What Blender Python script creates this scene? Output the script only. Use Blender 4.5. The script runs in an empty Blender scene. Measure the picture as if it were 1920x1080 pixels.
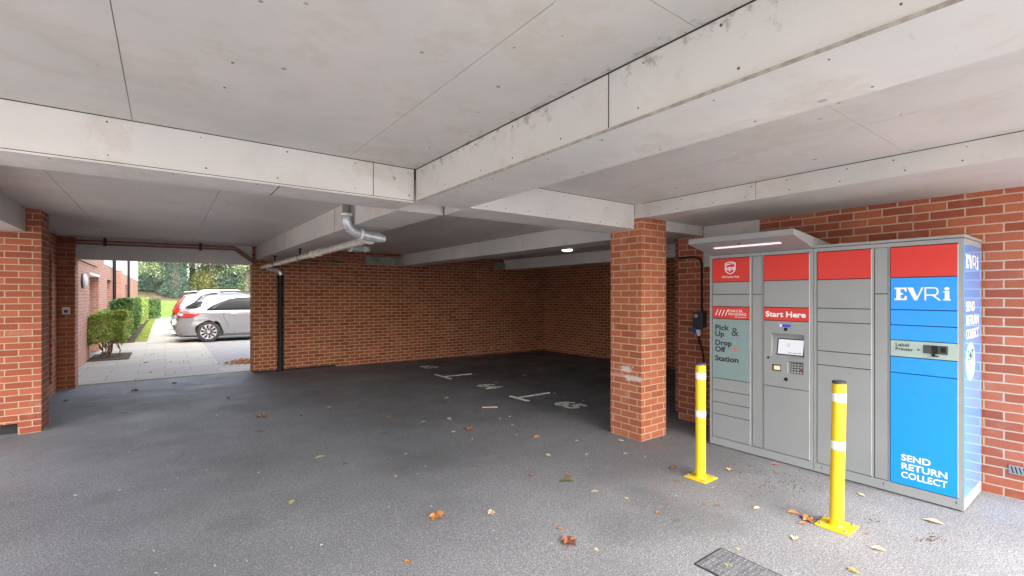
import bpy, bmesh, math, random
from mathutils import Vector, Matrix
R = math.radians
random.seed(7)
S = bpy.context.scene
C = S.collection

# ---------------------------------------------------------------- camera
cam_d = bpy.data.cameras.new('camera')
cam = bpy.data.objects.new('camera', cam_d); C.objects.link(cam)
cam_d.sensor_width = 36.0
cam_d.lens = 879.53 * 36 / 1920
cam_d.shift_y = 13.3 / 1920
cam_d.clip_start = 0.05; cam_d.clip_end = 600
YAW = 36.4875
cam.location = (0, 0, 1.6)
cam.rotation_euler = (R(90), 0, -R(YAW))
S.camera = cam

# ---------------------------------------------------------------- light
SUN_EL, SUN_AZ = 42, 185          # degrees, azimuth clockwise from +Y
w = bpy.data.worlds.new('World'); S.world = w; w.use_nodes = True
wn, wl = w.node_tree.nodes, w.node_tree.links
wn.clear()
sky = wn.new('ShaderNodeTexSky'); sky.sky_type = 'NISHITA'; sky.sun_disc = False
sky.sun_elevation = R(SUN_EL); sky.sun_rotation = R(SUN_AZ)
sky.air_density = 1.0; sky.dust_density = 3.0
hs = wn.new('ShaderNodeHueSaturation'); hs.inputs['Saturation'].default_value = 0.5
bg = wn.new('ShaderNodeBackground'); bg.inputs['Strength'].default_value = 0.15
wo = wn.new('ShaderNodeOutputWorld')
wl.new(sky.outputs[0], hs.inputs['Color']); wl.new(hs.outputs[0], bg.inputs['Color']); wl.new(bg.outputs[0], wo.inputs['Surface'])
sd = bpy.data.lights.new('sun', 'SUN'); sd.energy = 0.75; sd.angle = R(60); sd.color = (1.0, 0.96, 0.9)
sun = bpy.data.objects.new('sun', sd); C.objects.link(sun)
az, el = R(SUN_AZ), R(SUN_EL)
sdir = Vector((math.sin(az) * math.cos(el), math.cos(az) * math.cos(el), math.sin(el)))
sun.rotation_euler = sdir.to_track_quat('Z', 'Y').to_euler()
sun.location = (0, -20, 30)
vs = S.view_settings
vs.view_transform = 'Standard'; vs.look = 'None'; vs.gamma = 1.0; vs.use_curve_mapping = False
vs.exposure = 2.75
S.cycles.max_bounces = 14; S.cycles.diffuse_bounces = 10; S.cycles.glossy_bounces = 4
S.cycles.sample_clamp_indirect = 6.0
S.cycles.caustics_reflective = False; S.cycles.caustics_refractive = False

# ---------------------------------------------------------------- pixel helper (used only to measure where things stand)
_c, _s = math.cos(R(YAW)), math.sin(R(YAW))
def gz(b, a):
    """ground height: the bays fall a little towards the far corner"""
    k = min(max((a - 4) / 5, 0), 1)
    z = -0.0095 * min(max(b - 1.5, 0), 8.2) * k
    return z
def ray(px, py):
    r = (px - 960) / 879.53; u = (553.3 - py) / 879.53
    return (_s + r * _c, _c - r * _s, u)
def gp(px, py):
    d = ray(px, py); z = 0.0
    for _ in range(5):
        t = (z - 1.6) / d[2]; b, a = d[0] * t, d[1] * t; z = gz(b, a)
    return (b, a, z)

# ---------------------------------------------------------------- node material helpers
MATS = {}
def new_mat(name):
    m = bpy.data.materials.new(name); m.use_nodes = True
    nt = m.node_tree; nt.nodes.clear()
    out = nt.nodes.new('ShaderNodeOutputMaterial')
    bs = nt.nodes.new('ShaderNodeBsdfPrincipled')
    nt.links.new(bs.outputs[0], out.inputs['Surface'])
    MATS[name] = m
    return m, nt, bs
def N(nt, t, **kw):
    n = nt.nodes.new(t)
    for k, v in kw.items():
        if k in n.inputs: n.inputs[k].default_value = v
        else: setattr(n, k, v)
    return n
def mixc(nt, fac, a, b, mode='MIX'):
    n = nt.nodes.new('ShaderNodeMix'); n.data_type = 'RGBA'; n.blend_type = mode
    for i, v in ((0, fac), (6, a), (7, b)):
        if hasattr(v, 'is_output') or isinstance(v, bpy.types.NodeSocket): nt.links.new(v, n.inputs[i])
        elif isinstance(v, (int, float)): n.inputs[i].default_value = v
        else: n.inputs[i].default_value = (*v, 1)
    return n.outputs[2]
def ramp(nt, src, lo, hi, a=0.0, b=1.0):
    n = nt.nodes.new('ShaderNodeMapRange'); n.clamp = True
    nt.links.new(src, n.inputs[0])
    for i, v in ((1, lo), (2, hi), (3, a), (4, b)): n.inputs[i].default_value = v
    return n.outputs[0]
def math_(nt, op, a, b=0.0):
    n = nt.nodes.new('ShaderNodeMath'); n.operation = op
    for i, v in ((0, a), (1, b)):
        if isinstance(v, bpy.types.NodeSocket): nt.links.new(v, n.inputs[i])
        else: n.inputs[i].default_value = v
    return n.outputs[0]
def pos(nt):
    return nt.nodes.new('ShaderNodeNewGeometry').outputs['Position']
def noise(nt, vec, scale, detail=3.0, rough=0.55, scl=None):
    if scl:
        mp = N(nt, 'ShaderNodeMapping'); mp.inputs['Scale'].default_value = scl
        nt.links.new(vec, mp.inputs[0]); vec = mp.outputs[0]
    n = N(nt, 'ShaderNodeTexNoise'); n.inputs['Scale'].default_value = scale
    n.inputs['Detail'].default_value = detail; n.inputs['Roughness'].default_value = rough
    nt.links.new(vec, n.inputs['Vector'])
    return n.outputs['Fac']
def bump(nt, bs, h, strength=0.5, dist=0.01):
    b = N(nt, 'ShaderNodeBump'); b.inputs['Strength'].default_value = strength; b.inputs['Distance'].default_value = dist
    nt.links.new(h, b.inputs['Height']); nt.links.new(b.outputs[0], bs.inputs['Normal'])

def flat(name, col, rough=0.5, metal=0.0, var=0.12, nscale=8.0, coat=0.0, emit=None, estr=0.0, spec=None, scuff=0.0):
    m, nt, bs = new_mat(name)
    n = noise(nt, pos(nt), nscale, 4)
    c = mixc(nt, ramp(nt, n, 0.3, 0.7), tuple(max(0, x * (1 - var)) for x in col), tuple(min(1, x * (1 + var)) for x in col))
    if scuff:
        sc1 = noise(nt, pos(nt), 9, 6, 0.7, (2.2, 2.2, 0.7)); sc2 = noise(nt, pos(nt), 40, 5, 0.7, (1, 1, 0.35))
        c = mixc(nt, ramp(nt, sc1, 0.60, 0.78, 0, scuff), c, tuple(x * 0.62 for x in col))
        c = mixc(nt, ramp(nt, sc2, 0.70, 0.76, 0, scuff * 1.2), c, (0.16, 0.14, 0.12))
    nt.links.new(c, bs.inputs['Base Color'])
    bs.inputs['Metallic'].default_value = metal
    nt.links.new(ramp(nt, noise(nt, pos(nt), nscale * 2.3, 3), 0.25, 0.75, max(0, rough - 0.07), min(1, rough + 0.07)), bs.inputs['Roughness'])
    bs.inputs['Coat Weight'].default_value = coat; bs.inputs['Coat Roughness'].default_value = 0.08
    if spec is not None: bs.inputs['Specular IOR Level'].default_value = spec
    if emit: bs.inputs['Emission Color'].default_value = (*emit, 1); bs.inputs['Emission Strength'].default_value = estr
    return m

def brick(name, c1=(0.25, 0.056, 0.028), c2=(0.41, 0.115, 0.058), mortar=(0.46, 0.365, 0.245), uo=0.0, vo=0.0, bw=0.225, bond=0.5, paint=False, stain=0.35):
    m, nt, bs = new_mat(name)
    uv = N(nt, 'ShaderNodeUVMap')
    mp = N(nt, 'ShaderNodeMapping'); mp.inputs['Location'].default_value = (uo, vo, 0)
    nt.links.new(uv.outputs[0], mp.inputs[0])
    P = pos(nt)
    # slight wander of the joints
    wob = N(nt, 'ShaderNodeTexNoise'); wob.inputs['Scale'].default_value = 9.0
    nt.links.new(P, wob.inputs['Vector'])
    sub = N(nt, 'ShaderNodeVectorMath', operation='SUBTRACT'); sub.inputs[1].default_value = (0.5, 0.5, 0.5)
    nt.links.new(wob.outputs['Color'], sub.inputs[0])
    scl = N(nt, 'ShaderNodeVectorMath', operation='SCALE'); scl.inputs['Scale'].default_value = 0.008
    nt.links.new(sub.outputs[0], scl.inputs[0])
    add = N(nt, 'ShaderNodeVectorMath', operation='ADD')
    nt.links.new(mp.outputs[0], add.inputs[0]); nt.links.new(scl.outputs[0], add.inputs[1])
    br = N(nt, 'ShaderNodeTexBrick'); br.offset = bond; br.offset_frequency = 2; br.squash = 1
    for k, v in (('Scale', 1.0), ('Mortar Size', 0.0060), ('Mortar Smooth', 0.25), ('Bias', 0.0), ('Brick Width', bw), ('Row Height', 0.075)):
        br.inputs[k].default_value = v
    br.inputs['Color1'].default_value = (*c1, 1); br.inputs['Color2'].default_value = (*c2, 1); br.inputs['Mortar'].default_value = (*mortar, 1)
    nt.links.new(add.outputs[0], br.inputs['Vector'])
    n1 = noise(nt, P, 2.2, 4); n2 = noise(nt, P, 70, 4, 0.65); n3 = noise(nt, P, 5.0, 5, 0.6)
    c = mixc(nt, ramp(nt, n2, 0.3, 0.75, 0.0, 0.30), br.outputs['Color'], (0.16, 0.055, 0.035), 'MIX')
    c = mixc(nt, ramp(nt, n1, 0.35, 0.75, 0.0, stain), c, (0.75, 0.62, 0.55), 'MULTIPLY')
    c = mixc(nt, ramp(nt, n3, 0.56, 0.80, 0.0, 0.22), c, (0.60, 0.50, 0.42), 'MIX')
    if paint:
        sp = N(nt, 'ShaderNodeSeparateXYZ'); nt.links.new(P, sp.inputs[0])
        def box(y0, y1, z0, z1, e):
            a = ramp(nt, sp.outputs[1], y0 - e, y0 + e); b = ramp(nt, sp.outputs[1], y1 - e, y1 + e, 1, 0)
            cc = ramp(nt, sp.outputs[2], z0 - .012, z0 + .012); d = ramp(nt, sp.outputs[2], z1 - .012, z1 + .012, 1, 0)
            return math_(nt, 'MULTIPLY', math_(nt, 'MULTIPLY', a, b), math_(nt, 'MULTIPLY', cc, d))
        nn = noise(nt, P, 34, 6, 0.75, (1, 0.5, 1.3))
        nz = math_(nt, 'ADD', nn, -0.5)
        def rough_mask(v, k=2.6):
            return ramp(nt, math_(nt, 'ADD', v, math_(nt, 'MULTIPLY', nz, k)), 0.40, 0.85)
        xm = ramp(nt, sp.outputs[0], 4.186, 4.184)
        w1 = rough_mask(box(3.40, 3.58, 0.735, 0.80, 0.05)); w2 = rough_mask(box(3.27, 3.50, 0.64, 0.705, 0.03))
        pk = rough_mask(box(3.45, 3.75, 0.675, 0.705, 0.05))
        c = mixc(nt, math_(nt, 'MULTIPLY', math_(nt, 'MULTIPLY', pk, xm), 0.6), c, (0.62, 0.36, 0.34))
        c = mixc(nt, math_(nt, 'MULTIPLY', math_(nt, 'MULTIPLY', math_(nt, 'MAXIMUM', w1, w2), xm), 0.7), c, (0.60, 0.60, 0.58))
    nt.links.new(c, bs.inputs['Base Color'])
    bs.inputs['Roughness'].default_value = 0.82; bs.inputs['Specular IOR Level'].default_value = 0.3
    h = math_(nt, 'ADD', math_(nt, 'MULTIPLY', br.outputs['Fac'], -1.0), math_(nt, 'MULTIPLY', n2, 0.35))
    bump(nt, bs, h, 0.55, 0.006)
    return m

def board(name, col=(0.585, 0.568, 0.55), dirt=0.75):
    """painted fibre boards: mottled off-white, scuffs, fly spots"""
    m, nt, bs = new_mat(name)
    P = pos(nt)
    n1 = noise(nt, P, 0.9, 4); n2 = noise(nt, P, 5, 5, 0.6); n3 = noise(nt, P, 90, 3)
    c = mixc(nt, ramp(nt, n1, 0.35, 0.7), tuple(x * 0.86 for x in col), (col[0] * 1.06, col[1] * 1.0, col[2] * 0.99))
    c = mixc(nt, ramp(nt, n2, 0.52, 0.8, 0, 0.5), c, tuple(x * k for x, k in zip(col, (0.80, 0.72, 0.66))))
    c = mixc(nt, ramp(nt, n3, 0.4, 0.8, 0, 0.10), c, (0.42, 0.40, 0.38))
    vo = N(nt, 'ShaderNodeTexVoronoi'); vo.inputs['Scale'].default_value = 7.0; vo.inputs['Randomness'].default_value = 1
    vmap = N(nt, 'ShaderNodeMapping'); nt.links.new(P, vmap.inputs[0]); nt.links.new(vmap.outputs[0], vo.inputs['Vector'])
    d = math_(nt, 'ADD', vo.outputs['Distance'], math_(nt, 'MULTIPLY', noise(nt, P, 60, 2), 0.06))
    sc = N(nt, 'ShaderNodeSeparateColor'); nt.links.new(vo.outputs['Color'], sc.inputs[0])
    thr = ramp(nt, sc.outputs[0], 0.30, 1.0, 0.0, 0.15)
    spot = ramp(nt, math_(nt, 'SUBTRACT', d, thr), -0.012, 0.012, 1, 0)
    clump = ramp(nt, noise(nt, P, 1.6, 3), 0.36, 0.56)
    c = mixc(nt, math_(nt, 'MULTIPLY', math_(nt, 'MULTIPLY', spot, clump), dirt), c, (0.09, 0.075, 0.06))
    v3 = N(nt, 'ShaderNodeTexVoronoi'); v3.inputs['Scale'].default_value = 26.0; nt.links.new(P, v3.inputs['Vector'])
    s3 = N(nt, 'ShaderNodeSeparateColor'); nt.links.new(v3.outputs['Color'], s3.inputs[0])
    fine = ramp(nt, math_(nt, 'SUBTRACT', v3.outputs['Distance'], ramp(nt, s3.outputs[0], 0.6, 1.0, 0.0, 0.16)), -0.02, 0.02, 1, 0)
    c = mixc(nt, math_(nt, 'MULTIPLY', math_(nt, 'MULTIPLY', fine, ramp(nt, noise(nt, P, 0.8, 4), 0.45, 0.66)), 0.55), c, (0.16, 0.13, 0.10))
    # cobwebby grime gathered along the long beam and brown water marks
    sp = N(nt, 'ShaderNodeSeparateXYZ'); nt.links.new(P, sp.inputs[0])
    near = math_(nt, 'MULTIPLY', ramp(nt, math_(nt, 'ABSOLUTE', math_(nt, 'ADD', sp.outputs[0], -1.607)), 0.0, 0.16, 1, 0), ramp(nt, sp.outputs[2], 2.40, 2.6, 0.1, 1))
    gr = ramp(nt, math_(nt, 'ADD', noise(nt, P, 16, 6, 0.7), math_(nt, 'MULTIPLY', near, 0.16)), 0.66, 0.80)
    c = mixc(nt, math_(nt, 'MULTIPLY', math_(nt, 'MULTIPLY', gr, near), 0.7), c, (0.15, 0.12, 0.08))
    wm = noise(nt, P, 1.7, 6, 0.65)
    ringm = math_(nt, 'MULTIPLY', ramp(nt, wm, 0.56, 0.60), ramp(nt, wm, 0.60, 0.70, 1, 0))
    c = mixc(nt, math_(nt, 'MULTIPLY', ringm, 0.28), c, (0.46, 0.38, 0.30))
    # long faint scuffs
    n4 = noise(nt, P, 7, 4, 0.6, (0.6, 7.0, 4.0))
    c = mixc(nt, ramp(nt, n4, 0.66, 0.74, 0, 0.22), c, (0.30, 0.27, 0.25))
    nt.links.new(c, bs.inputs['Base Color'])
    bs.inputs['Roughness'].default_value = 0.55; bs.inputs['Specular IOR Level'].default_value = 0.35
    bump(nt, bs, noise(nt, P, 3.0, 3), 0.12, 0.01)
    return m

def asphalt(name):
    m, nt, bs = new_mat(name)
    P = pos(nt)
    f1 = noise(nt, P, 105, 3, 0.8); f2 = noise(nt, P, 30, 3, 0.6); big = noise(nt, P, 0.55, 5, 0.55); mid = noise(nt, P, 2.5, 5, 0.6)
    c = mixc(nt, ramp(nt, f1, 0.38, 0.62), (0.056, 0.0575, 0.062), (0.39, 0.395, 0.41))
    c = mixc(nt, ramp(nt, f2, 0.38, 0.68, 0.0, 0.40), c, (0.095, 0.098, 0.106))
    c = mixc(nt, ramp(nt, big, 0.38, 0.62, 0, 0.55), c, (0.10, 0.102, 0.108))
    c = mixc(nt, ramp(nt, mid, 0.58, 0.78, 0, 0.3), c, (0.24, 0.237, 0.232))
    damp = noise(nt, P, 0.75, 4, 0.5)
    c = mixc(nt, ramp(nt, damp, 0.55, 0.64, 0, 0.30), c, (0.07, 0.071, 0.075))
    wear = noise(nt, P, 1.4, 5, 0.6, (1.0, 0.28, 1.0))
    c = mixc(nt, ramp(nt, wear, 0.55, 0.72, 0, 0.30), c, (0.25, 0.25, 0.25))
    vo = N(nt, 'ShaderNodeTexVoronoi'); vo.inputs['Scale'].default_value = 75.0
    nt.links.new(P, vo.inputs['Vector'])
    sc = N(nt, 'ShaderNodeSeparateColor'); nt.links.new(vo.outputs['Color'], sc.inputs[0])
    st = math_(nt, 'MULTIPLY', ramp(nt, vo.outputs['Distance'], 0.28, 0.36, 1, 0), ramp(nt, sc.outputs[1], 0.86, 0.88))
    c = mixc(nt, math_(nt, 'MULTIPLY', st, 0.7), c, (0.42, 0.41, 0.39))
    # oil-darkened standing areas of the bays and a few drip marks
    sp = N(nt, 'ShaderNodeSeparateXYZ'); nt.links.new(P, sp.inputs[0])
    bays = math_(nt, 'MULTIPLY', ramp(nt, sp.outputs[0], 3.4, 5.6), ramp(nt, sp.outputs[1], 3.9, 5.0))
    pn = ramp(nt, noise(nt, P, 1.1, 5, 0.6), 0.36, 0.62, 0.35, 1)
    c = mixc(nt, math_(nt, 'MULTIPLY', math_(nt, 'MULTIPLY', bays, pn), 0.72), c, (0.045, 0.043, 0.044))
    v2 = N(nt, 'ShaderNodeTexVoronoi'); v2.inputs['Scale'].default_value = 1.5; nt.links.new(P, v2.inputs['Vector'])
    s2 = N(nt, 'ShaderNodeSeparateColor'); nt.links.new(v2.outputs['Color'], s2.inputs[0])
    dd = math_(nt, 'ADD', v2.outputs['Distance'], math_(nt, 'MULTIPLY', noise(nt, P, 14, 4), 0.12))
    oil = math_(nt, 'MULTIPLY', ramp(nt, dd, 0.10, 0.16, 1, 0), ramp(nt, s2.outputs[2], 0.55, 0.6))
    c = mixc(nt, math_(nt, 'MULTIPLY', oil, 0.6), c, (0.03, 0.03, 0.03))
    nt.links.new(c, bs.inputs['Base Color'])
    nt.links.new(ramp(nt, mid, 0.3, 0.7, 0.55, 0.80), bs.inputs['Roughness'])
    bs.inputs['Specular IOR Level'].default_value = 0.5
    bump(nt, bs, math_(nt, 'ADD', math_(nt, 'MULTIPLY', f1, 0.7), f2), 0.55, 0.006)
    return m

def slabs(name, col=(0.50, 0.49, 0.46), bw=0.9, rh=0.6):
    m, nt, bs = new_mat(name)
    P = pos(nt)
    br = N(nt, 'ShaderNodeTexBrick'); br.offset = 0.5
    for k, v in (('Scale', 1.0), ('Mortar Size', 0.007), ('Mortar Smooth', 0.3), ('Bias', 0.0), ('Brick Width', bw), ('Row Height', rh)): br.inputs[k].default_value = v
    br.inputs['Color1'].default_value = (*[x * 0.9 for x in col], 1); br.inputs['Color2'].default_value = (*[x * 1.08 for x in col], 1)
    br.inputs['Mortar'].default_value = (0.16, 0.15, 0.13, 1)
    nt.links.new(P, br.inputs['Vector'])
    n1 = noise(nt, P, 1.3, 5, 0.6); n2 = noise(nt, P, 40, 4)
    c = mixc(nt, ramp(nt, n1, 0.4, 0.75, 0, 0.4), br.outputs['Color'], (0.34, 0.33, 0.29))
    c = mixc(nt, ramp(nt, n2, 0.4, 0.8, 0, 0.25), c, (0.30, 0.29, 0.27))
    nt.links.new(c, bs.inputs['Base Color']); bs.inputs['Roughness'].default_value = 0.8
    bump(nt, bs, math_(nt, 'MULTIPLY', br.outputs['Fac'], -1.0), 0.4, 0.01)
    return m

def leafmat(name, c1, c2, scale=0.9):
    m, nt, bs = new_mat(name)
    P = pos(nt)
    n = noise(nt, P, scale, 3); n2 = noise(nt, P, scale * 9, 2)
    c = mixc(nt, ramp(nt, n, 0.35, 0.65), c1, c2)
    c = mixc(nt, ramp(nt, n2, 0.35, 0.7, 0, 0.6), c, tuple(x * 1.5 for x in c2))
    nt.links.new(c, bs.inputs['Base Color']); bs.inputs['Roughness'].default_value = 0.5
    bs.inputs['Specular IOR Level'].default_value = 0.4
    tr = N(nt, 'ShaderNodeBsdfTranslucent'); nt.links.new(c, tr.inputs['Color'])
    mx = N(nt, 'ShaderNodeMixShader'); mx.inputs[0].default_value = 0.28
    out = [x for x in nt.nodes if x.type == 'OUTPUT_MATERIAL'][0]
    nt.links.new(bs.outputs[0], mx.inputs[1]); nt.links.new(tr.outputs[0], mx.inputs[2]); nt.links.new(mx.outputs[0], out.inputs['Surface'])
    return m

def soilmat(name, c1, c2, scale=30):
    m, nt, bs = new_mat(name)
    P = pos(nt); n = noise(nt, P, scale, 5, 0.7)
    c = mixc(nt, ramp(nt, n, 0.35, 0.65), c1, c2)
    nt.links.new(c, bs.inputs['Base Color']); bs.inputs['Roughness'].default_value = 0.95
    bump(nt, bs, n, 0.8, 0.03)
    return m

M_brick = brick('red brick', uo=0.115)
M_brick_pillar = brick('pillar brick', c1=(0.36, 0.100, 0.046), c2=(0.48, 0.155, 0.070), mortar=(0.53, 0.43, 0.30), uo=0.04, paint=True)
M_brick_right = brick('lightened red brick', c1=(0.30, 0.072, 0.036), c2=(0.47, 0.14, 0.07), mortar=(0.52, 0.43, 0.32), uo=0.115)  # lighter copy of the red brick, standing in for light on the right wall
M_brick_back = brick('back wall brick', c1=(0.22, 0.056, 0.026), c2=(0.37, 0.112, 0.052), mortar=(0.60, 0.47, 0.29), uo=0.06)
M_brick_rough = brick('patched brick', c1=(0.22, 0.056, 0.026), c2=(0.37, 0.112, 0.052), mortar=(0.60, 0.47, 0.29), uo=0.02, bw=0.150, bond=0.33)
M_brick_out = brick('outdoor brick', c1=(0.42, 0.19, 0.13), c2=(0.50, 0.25, 0.17), mortar=(0.55, 0.48, 0.42), stain=0.2)
M_board = board('white boards')
M_board_cool = board('white beam boards', (0.62, 0.612, 0.598), 0.6)
M_dark = flat('shadow gap', (0.02, 0.019, 0.018), 0.9)
M_screw = flat('rusty screw', (0.07, 0.055, 0.045), 0.7)
M_asph = asphalt('tarmac')
M_slab = slabs('paving slabs', (0.37, 0.352, 0.30))
M_bounce = flat('pale bounce concrete', (0.58, 0.57, 0.54), 0.85, var=0.2, nscale=3)
M_pad = flat('grey green padstone', (0.26, 0.26, 0.21), 0.9, var=0.25, nscale=9)
M_plaster = flat('white render', (0.72, 0.71, 0.69), 0.8, nscale=1.5, var=0.05)
M_lock = flat('grey powder coat', (0.275, 0.283, 0.282), 0.42, var=0.05, nscale=2.0, scuff=0.16)
M_lock2 = flat('grey door coat', (0.258, 0.268, 0.268), 0.40, var=0.05, nscale=2.0, scuff=0.14)
M_red = flat('red decal', (0.58, 0.022, 0.012), 0.36, var=0.03, nscale=1.2)
M_blue = flat('blue decal', (0.005, 0.27, 0.80), 0.30, var=0.02, nscale=1.2)
M_blue_side = flat('glossy blue vinyl', (0.06, 0.34, 0.84), 0.14, var=0.02, coat=0.8)
M_teal = flat('pale teal decal', (0.20, 0.285, 0.28), 0.42, var=0.03)
M_pale = flat('pale mint decal', (0.33, 0.42, 0.38), 0.42, var=0.03)
M_mint = flat('mint sticker', (0.36, 0.62, 0.62), 0.35, var=0.03)
M_white = flat('white vinyl', (0.80, 0.80, 0.80), 0.4, var=0.02)
M_black = flat('black print', (0.012, 0.018, 0.022), 0.5, var=0.1)
M_coral = flat('coral arrow', (0.75, 0.10, 0.06), 0.4, var=0.03)
M_blk = flat('black plastic', (0.012, 0.012, 0.013), 0.6, spec=0.25)
M_grey_pl = flat('dark grey plastic', (0.045, 0.048, 0.055), 0.42)
M_cobalt = flat('blue plug plastic', (0.01, 0.12, 0.42), 0.35)
M_yellow = flat('yellow powder coat', (0.74, 0.50, 0.012), 0.42, var=0.07, nscale=6, scuff=0.45)
M_refl = flat('white reflective band', (0.80, 0.80, 0.82), 0.3, var=0.04, scuff=0.3)
M_steel = flat('galvanised steel', (0.42, 0.42, 0.41), 0.42, 0.8, var=0.15, nscale=12)
M_pipe = flat('grey pvc', (0.42, 0.44, 0.47), 0.25, 0.3, var=0.22, nscale=9)
M_pipe_w = flat('dusty metal pipe', (0.72, 0.69, 0.63), 0.36, 0.45, var=0.2, nscale=14)
M_whitepl = flat('white plastic', (0.7, 0.69, 0.66), 0.4, var=0.05)
M_brownp = flat('brown pipe', (0.22, 0.075, 0.045), 0.45, var=0.2)
M_iron = flat('worn iron', (0.14, 0.145, 0.155), 0.55, 0.2, var=0.35, nscale=25)
M_iron_d = flat('iron pit', (0.012, 0.012, 0.014), 0.8)
M_paintw = flat('worn white road paint', (0.82, 0.81, 0.77), 0.8, var=0.2, nscale=22)
M_screen = flat('lit screen', (0.05, 0.05, 0.05), 0.2, emit=(0.93, 0.95, 1.0), estr=0.125, var=0.01)
M_strip = flat('canopy light strip', (0.8, 0.75, 0.78), 0.4, emit=(1.0, 0.86, 0.92), estr=0.10)
M_warm = flat('scanner glow', (0.3, 0.25, 0.2), 0.3, emit=(1.0, 0.72, 0.40), estr=0.11)
M_lamp = flat('ceiling lamp diffuser', (0.9, 0.9, 0.9), 0.4, emit=(1.0, 0.96, 0.9), estr=1.1)
M_silver = flat('silver car paint', (0.21, 0.214, 0.225), 0.32, 0.35, coat=1.0, var=0.02)
M_whitecar = flat('pale car paint', (0.27, 0.275, 0.285), 0.32, 0.1, coat=1.0, var=0.02)
M_glass = flat('tinted car glass', (0.02, 0.022, 0.024), 0.12, spec=0.12, var=0.01)
M_tyre = flat('tyre rubber', (0.022, 0.022, 0.024), 0.8)
M_alloy = flat('alloy', (0.62, 0.62, 0.63), 0.25, 0.8)
M_tail = flat('red lamp lens', (0.55, 0.02, 0.02), 0.15, coat=1.0)
M_tailc = flat('clear lamp lens', (0.62, 0.42, 0.40), 0.15, coat=1.0)
M_clad = flat('dark cladding', (0.05, 0.052, 0.055), 0.6)
M_soil = soilmat('bark mulch', (0.045, 0.028, 0.018), (0.13, 0.085, 0.055))
M_litter = soilmat('leaf litter bank', (0.06, 0.052, 0.03), (0.14, 0.11, 0.065), 3.0)
M_lawn = soilmat('grass sward', (0.10, 0.19, 0.03), (0.19, 0.29, 0.06), 2.5)
M_verge = soilmat('mossy verge', (0.17, 0.20, 0.03), (0.30, 0.30, 0.05), 6)
M_bark = soilmat('bark', (0.05, 0.042, 0.034), (0.13, 0.11, 0.09), 12)
M_stem = soilmat('shrub stem', (0.12, 0.075, 0.05), (0.26, 0.17, 0.12), 20)
M_hedge = leafmat('hedge leaves', (0.13, 0.22, 0.045), (0.34, 0.42, 0.10), 5.0)
M_hedge_d = leafmat('dark hedge leaves', (0.04, 0.095, 0.03), (0.11, 0.19, 0.055), 3.0)
M_tree_a = leafmat('grey green leaves', (0.13, 0.175, 0.085), (0.26, 0.31, 0.165), 0.7)
M_tree_b = leafmat('fresh green leaves', (0.13, 0.22, 0.085), (0.23, 0.36, 0.15), 0.7)
M_tree_c = leafmat('yellowing leaves', (0.13, 0.155, 0.045), (0.26, 0.27, 0.09), 0.8)
M_ivy = leafmat('ivy leaves', (0.055, 0.10, 0.072), (0.11, 0.17, 0.125), 1.2)
def dryleaf(name, c1, c2): return leafmat(name, c1, c2, 40)
M_lf_or = dryleaf('orange dry leaf', (0.38, 0.15, 0.055), (0.50, 0.24, 0.09))
M_lf_br = dryleaf('brown dry leaf', (0.22, 0.085, 0.05), (0.32, 0.14, 0.08))
M_lf_ye = dryleaf('yellow leaf', (0.46, 0.38, 0.11), (0.58, 0.50, 0.20))
M_lf_ta = dryleaf('tan leaf', (0.45, 0.33, 0.22), (0.58, 0.45, 0.32))
M_lf_dk = dryleaf('dark leaf', (0.06, 0.035, 0.026), (0.14, 0.08, 0.055))
M_lf_wh = flat('white scrap', (0.45, 0.45, 0.44), 0.7)

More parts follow.
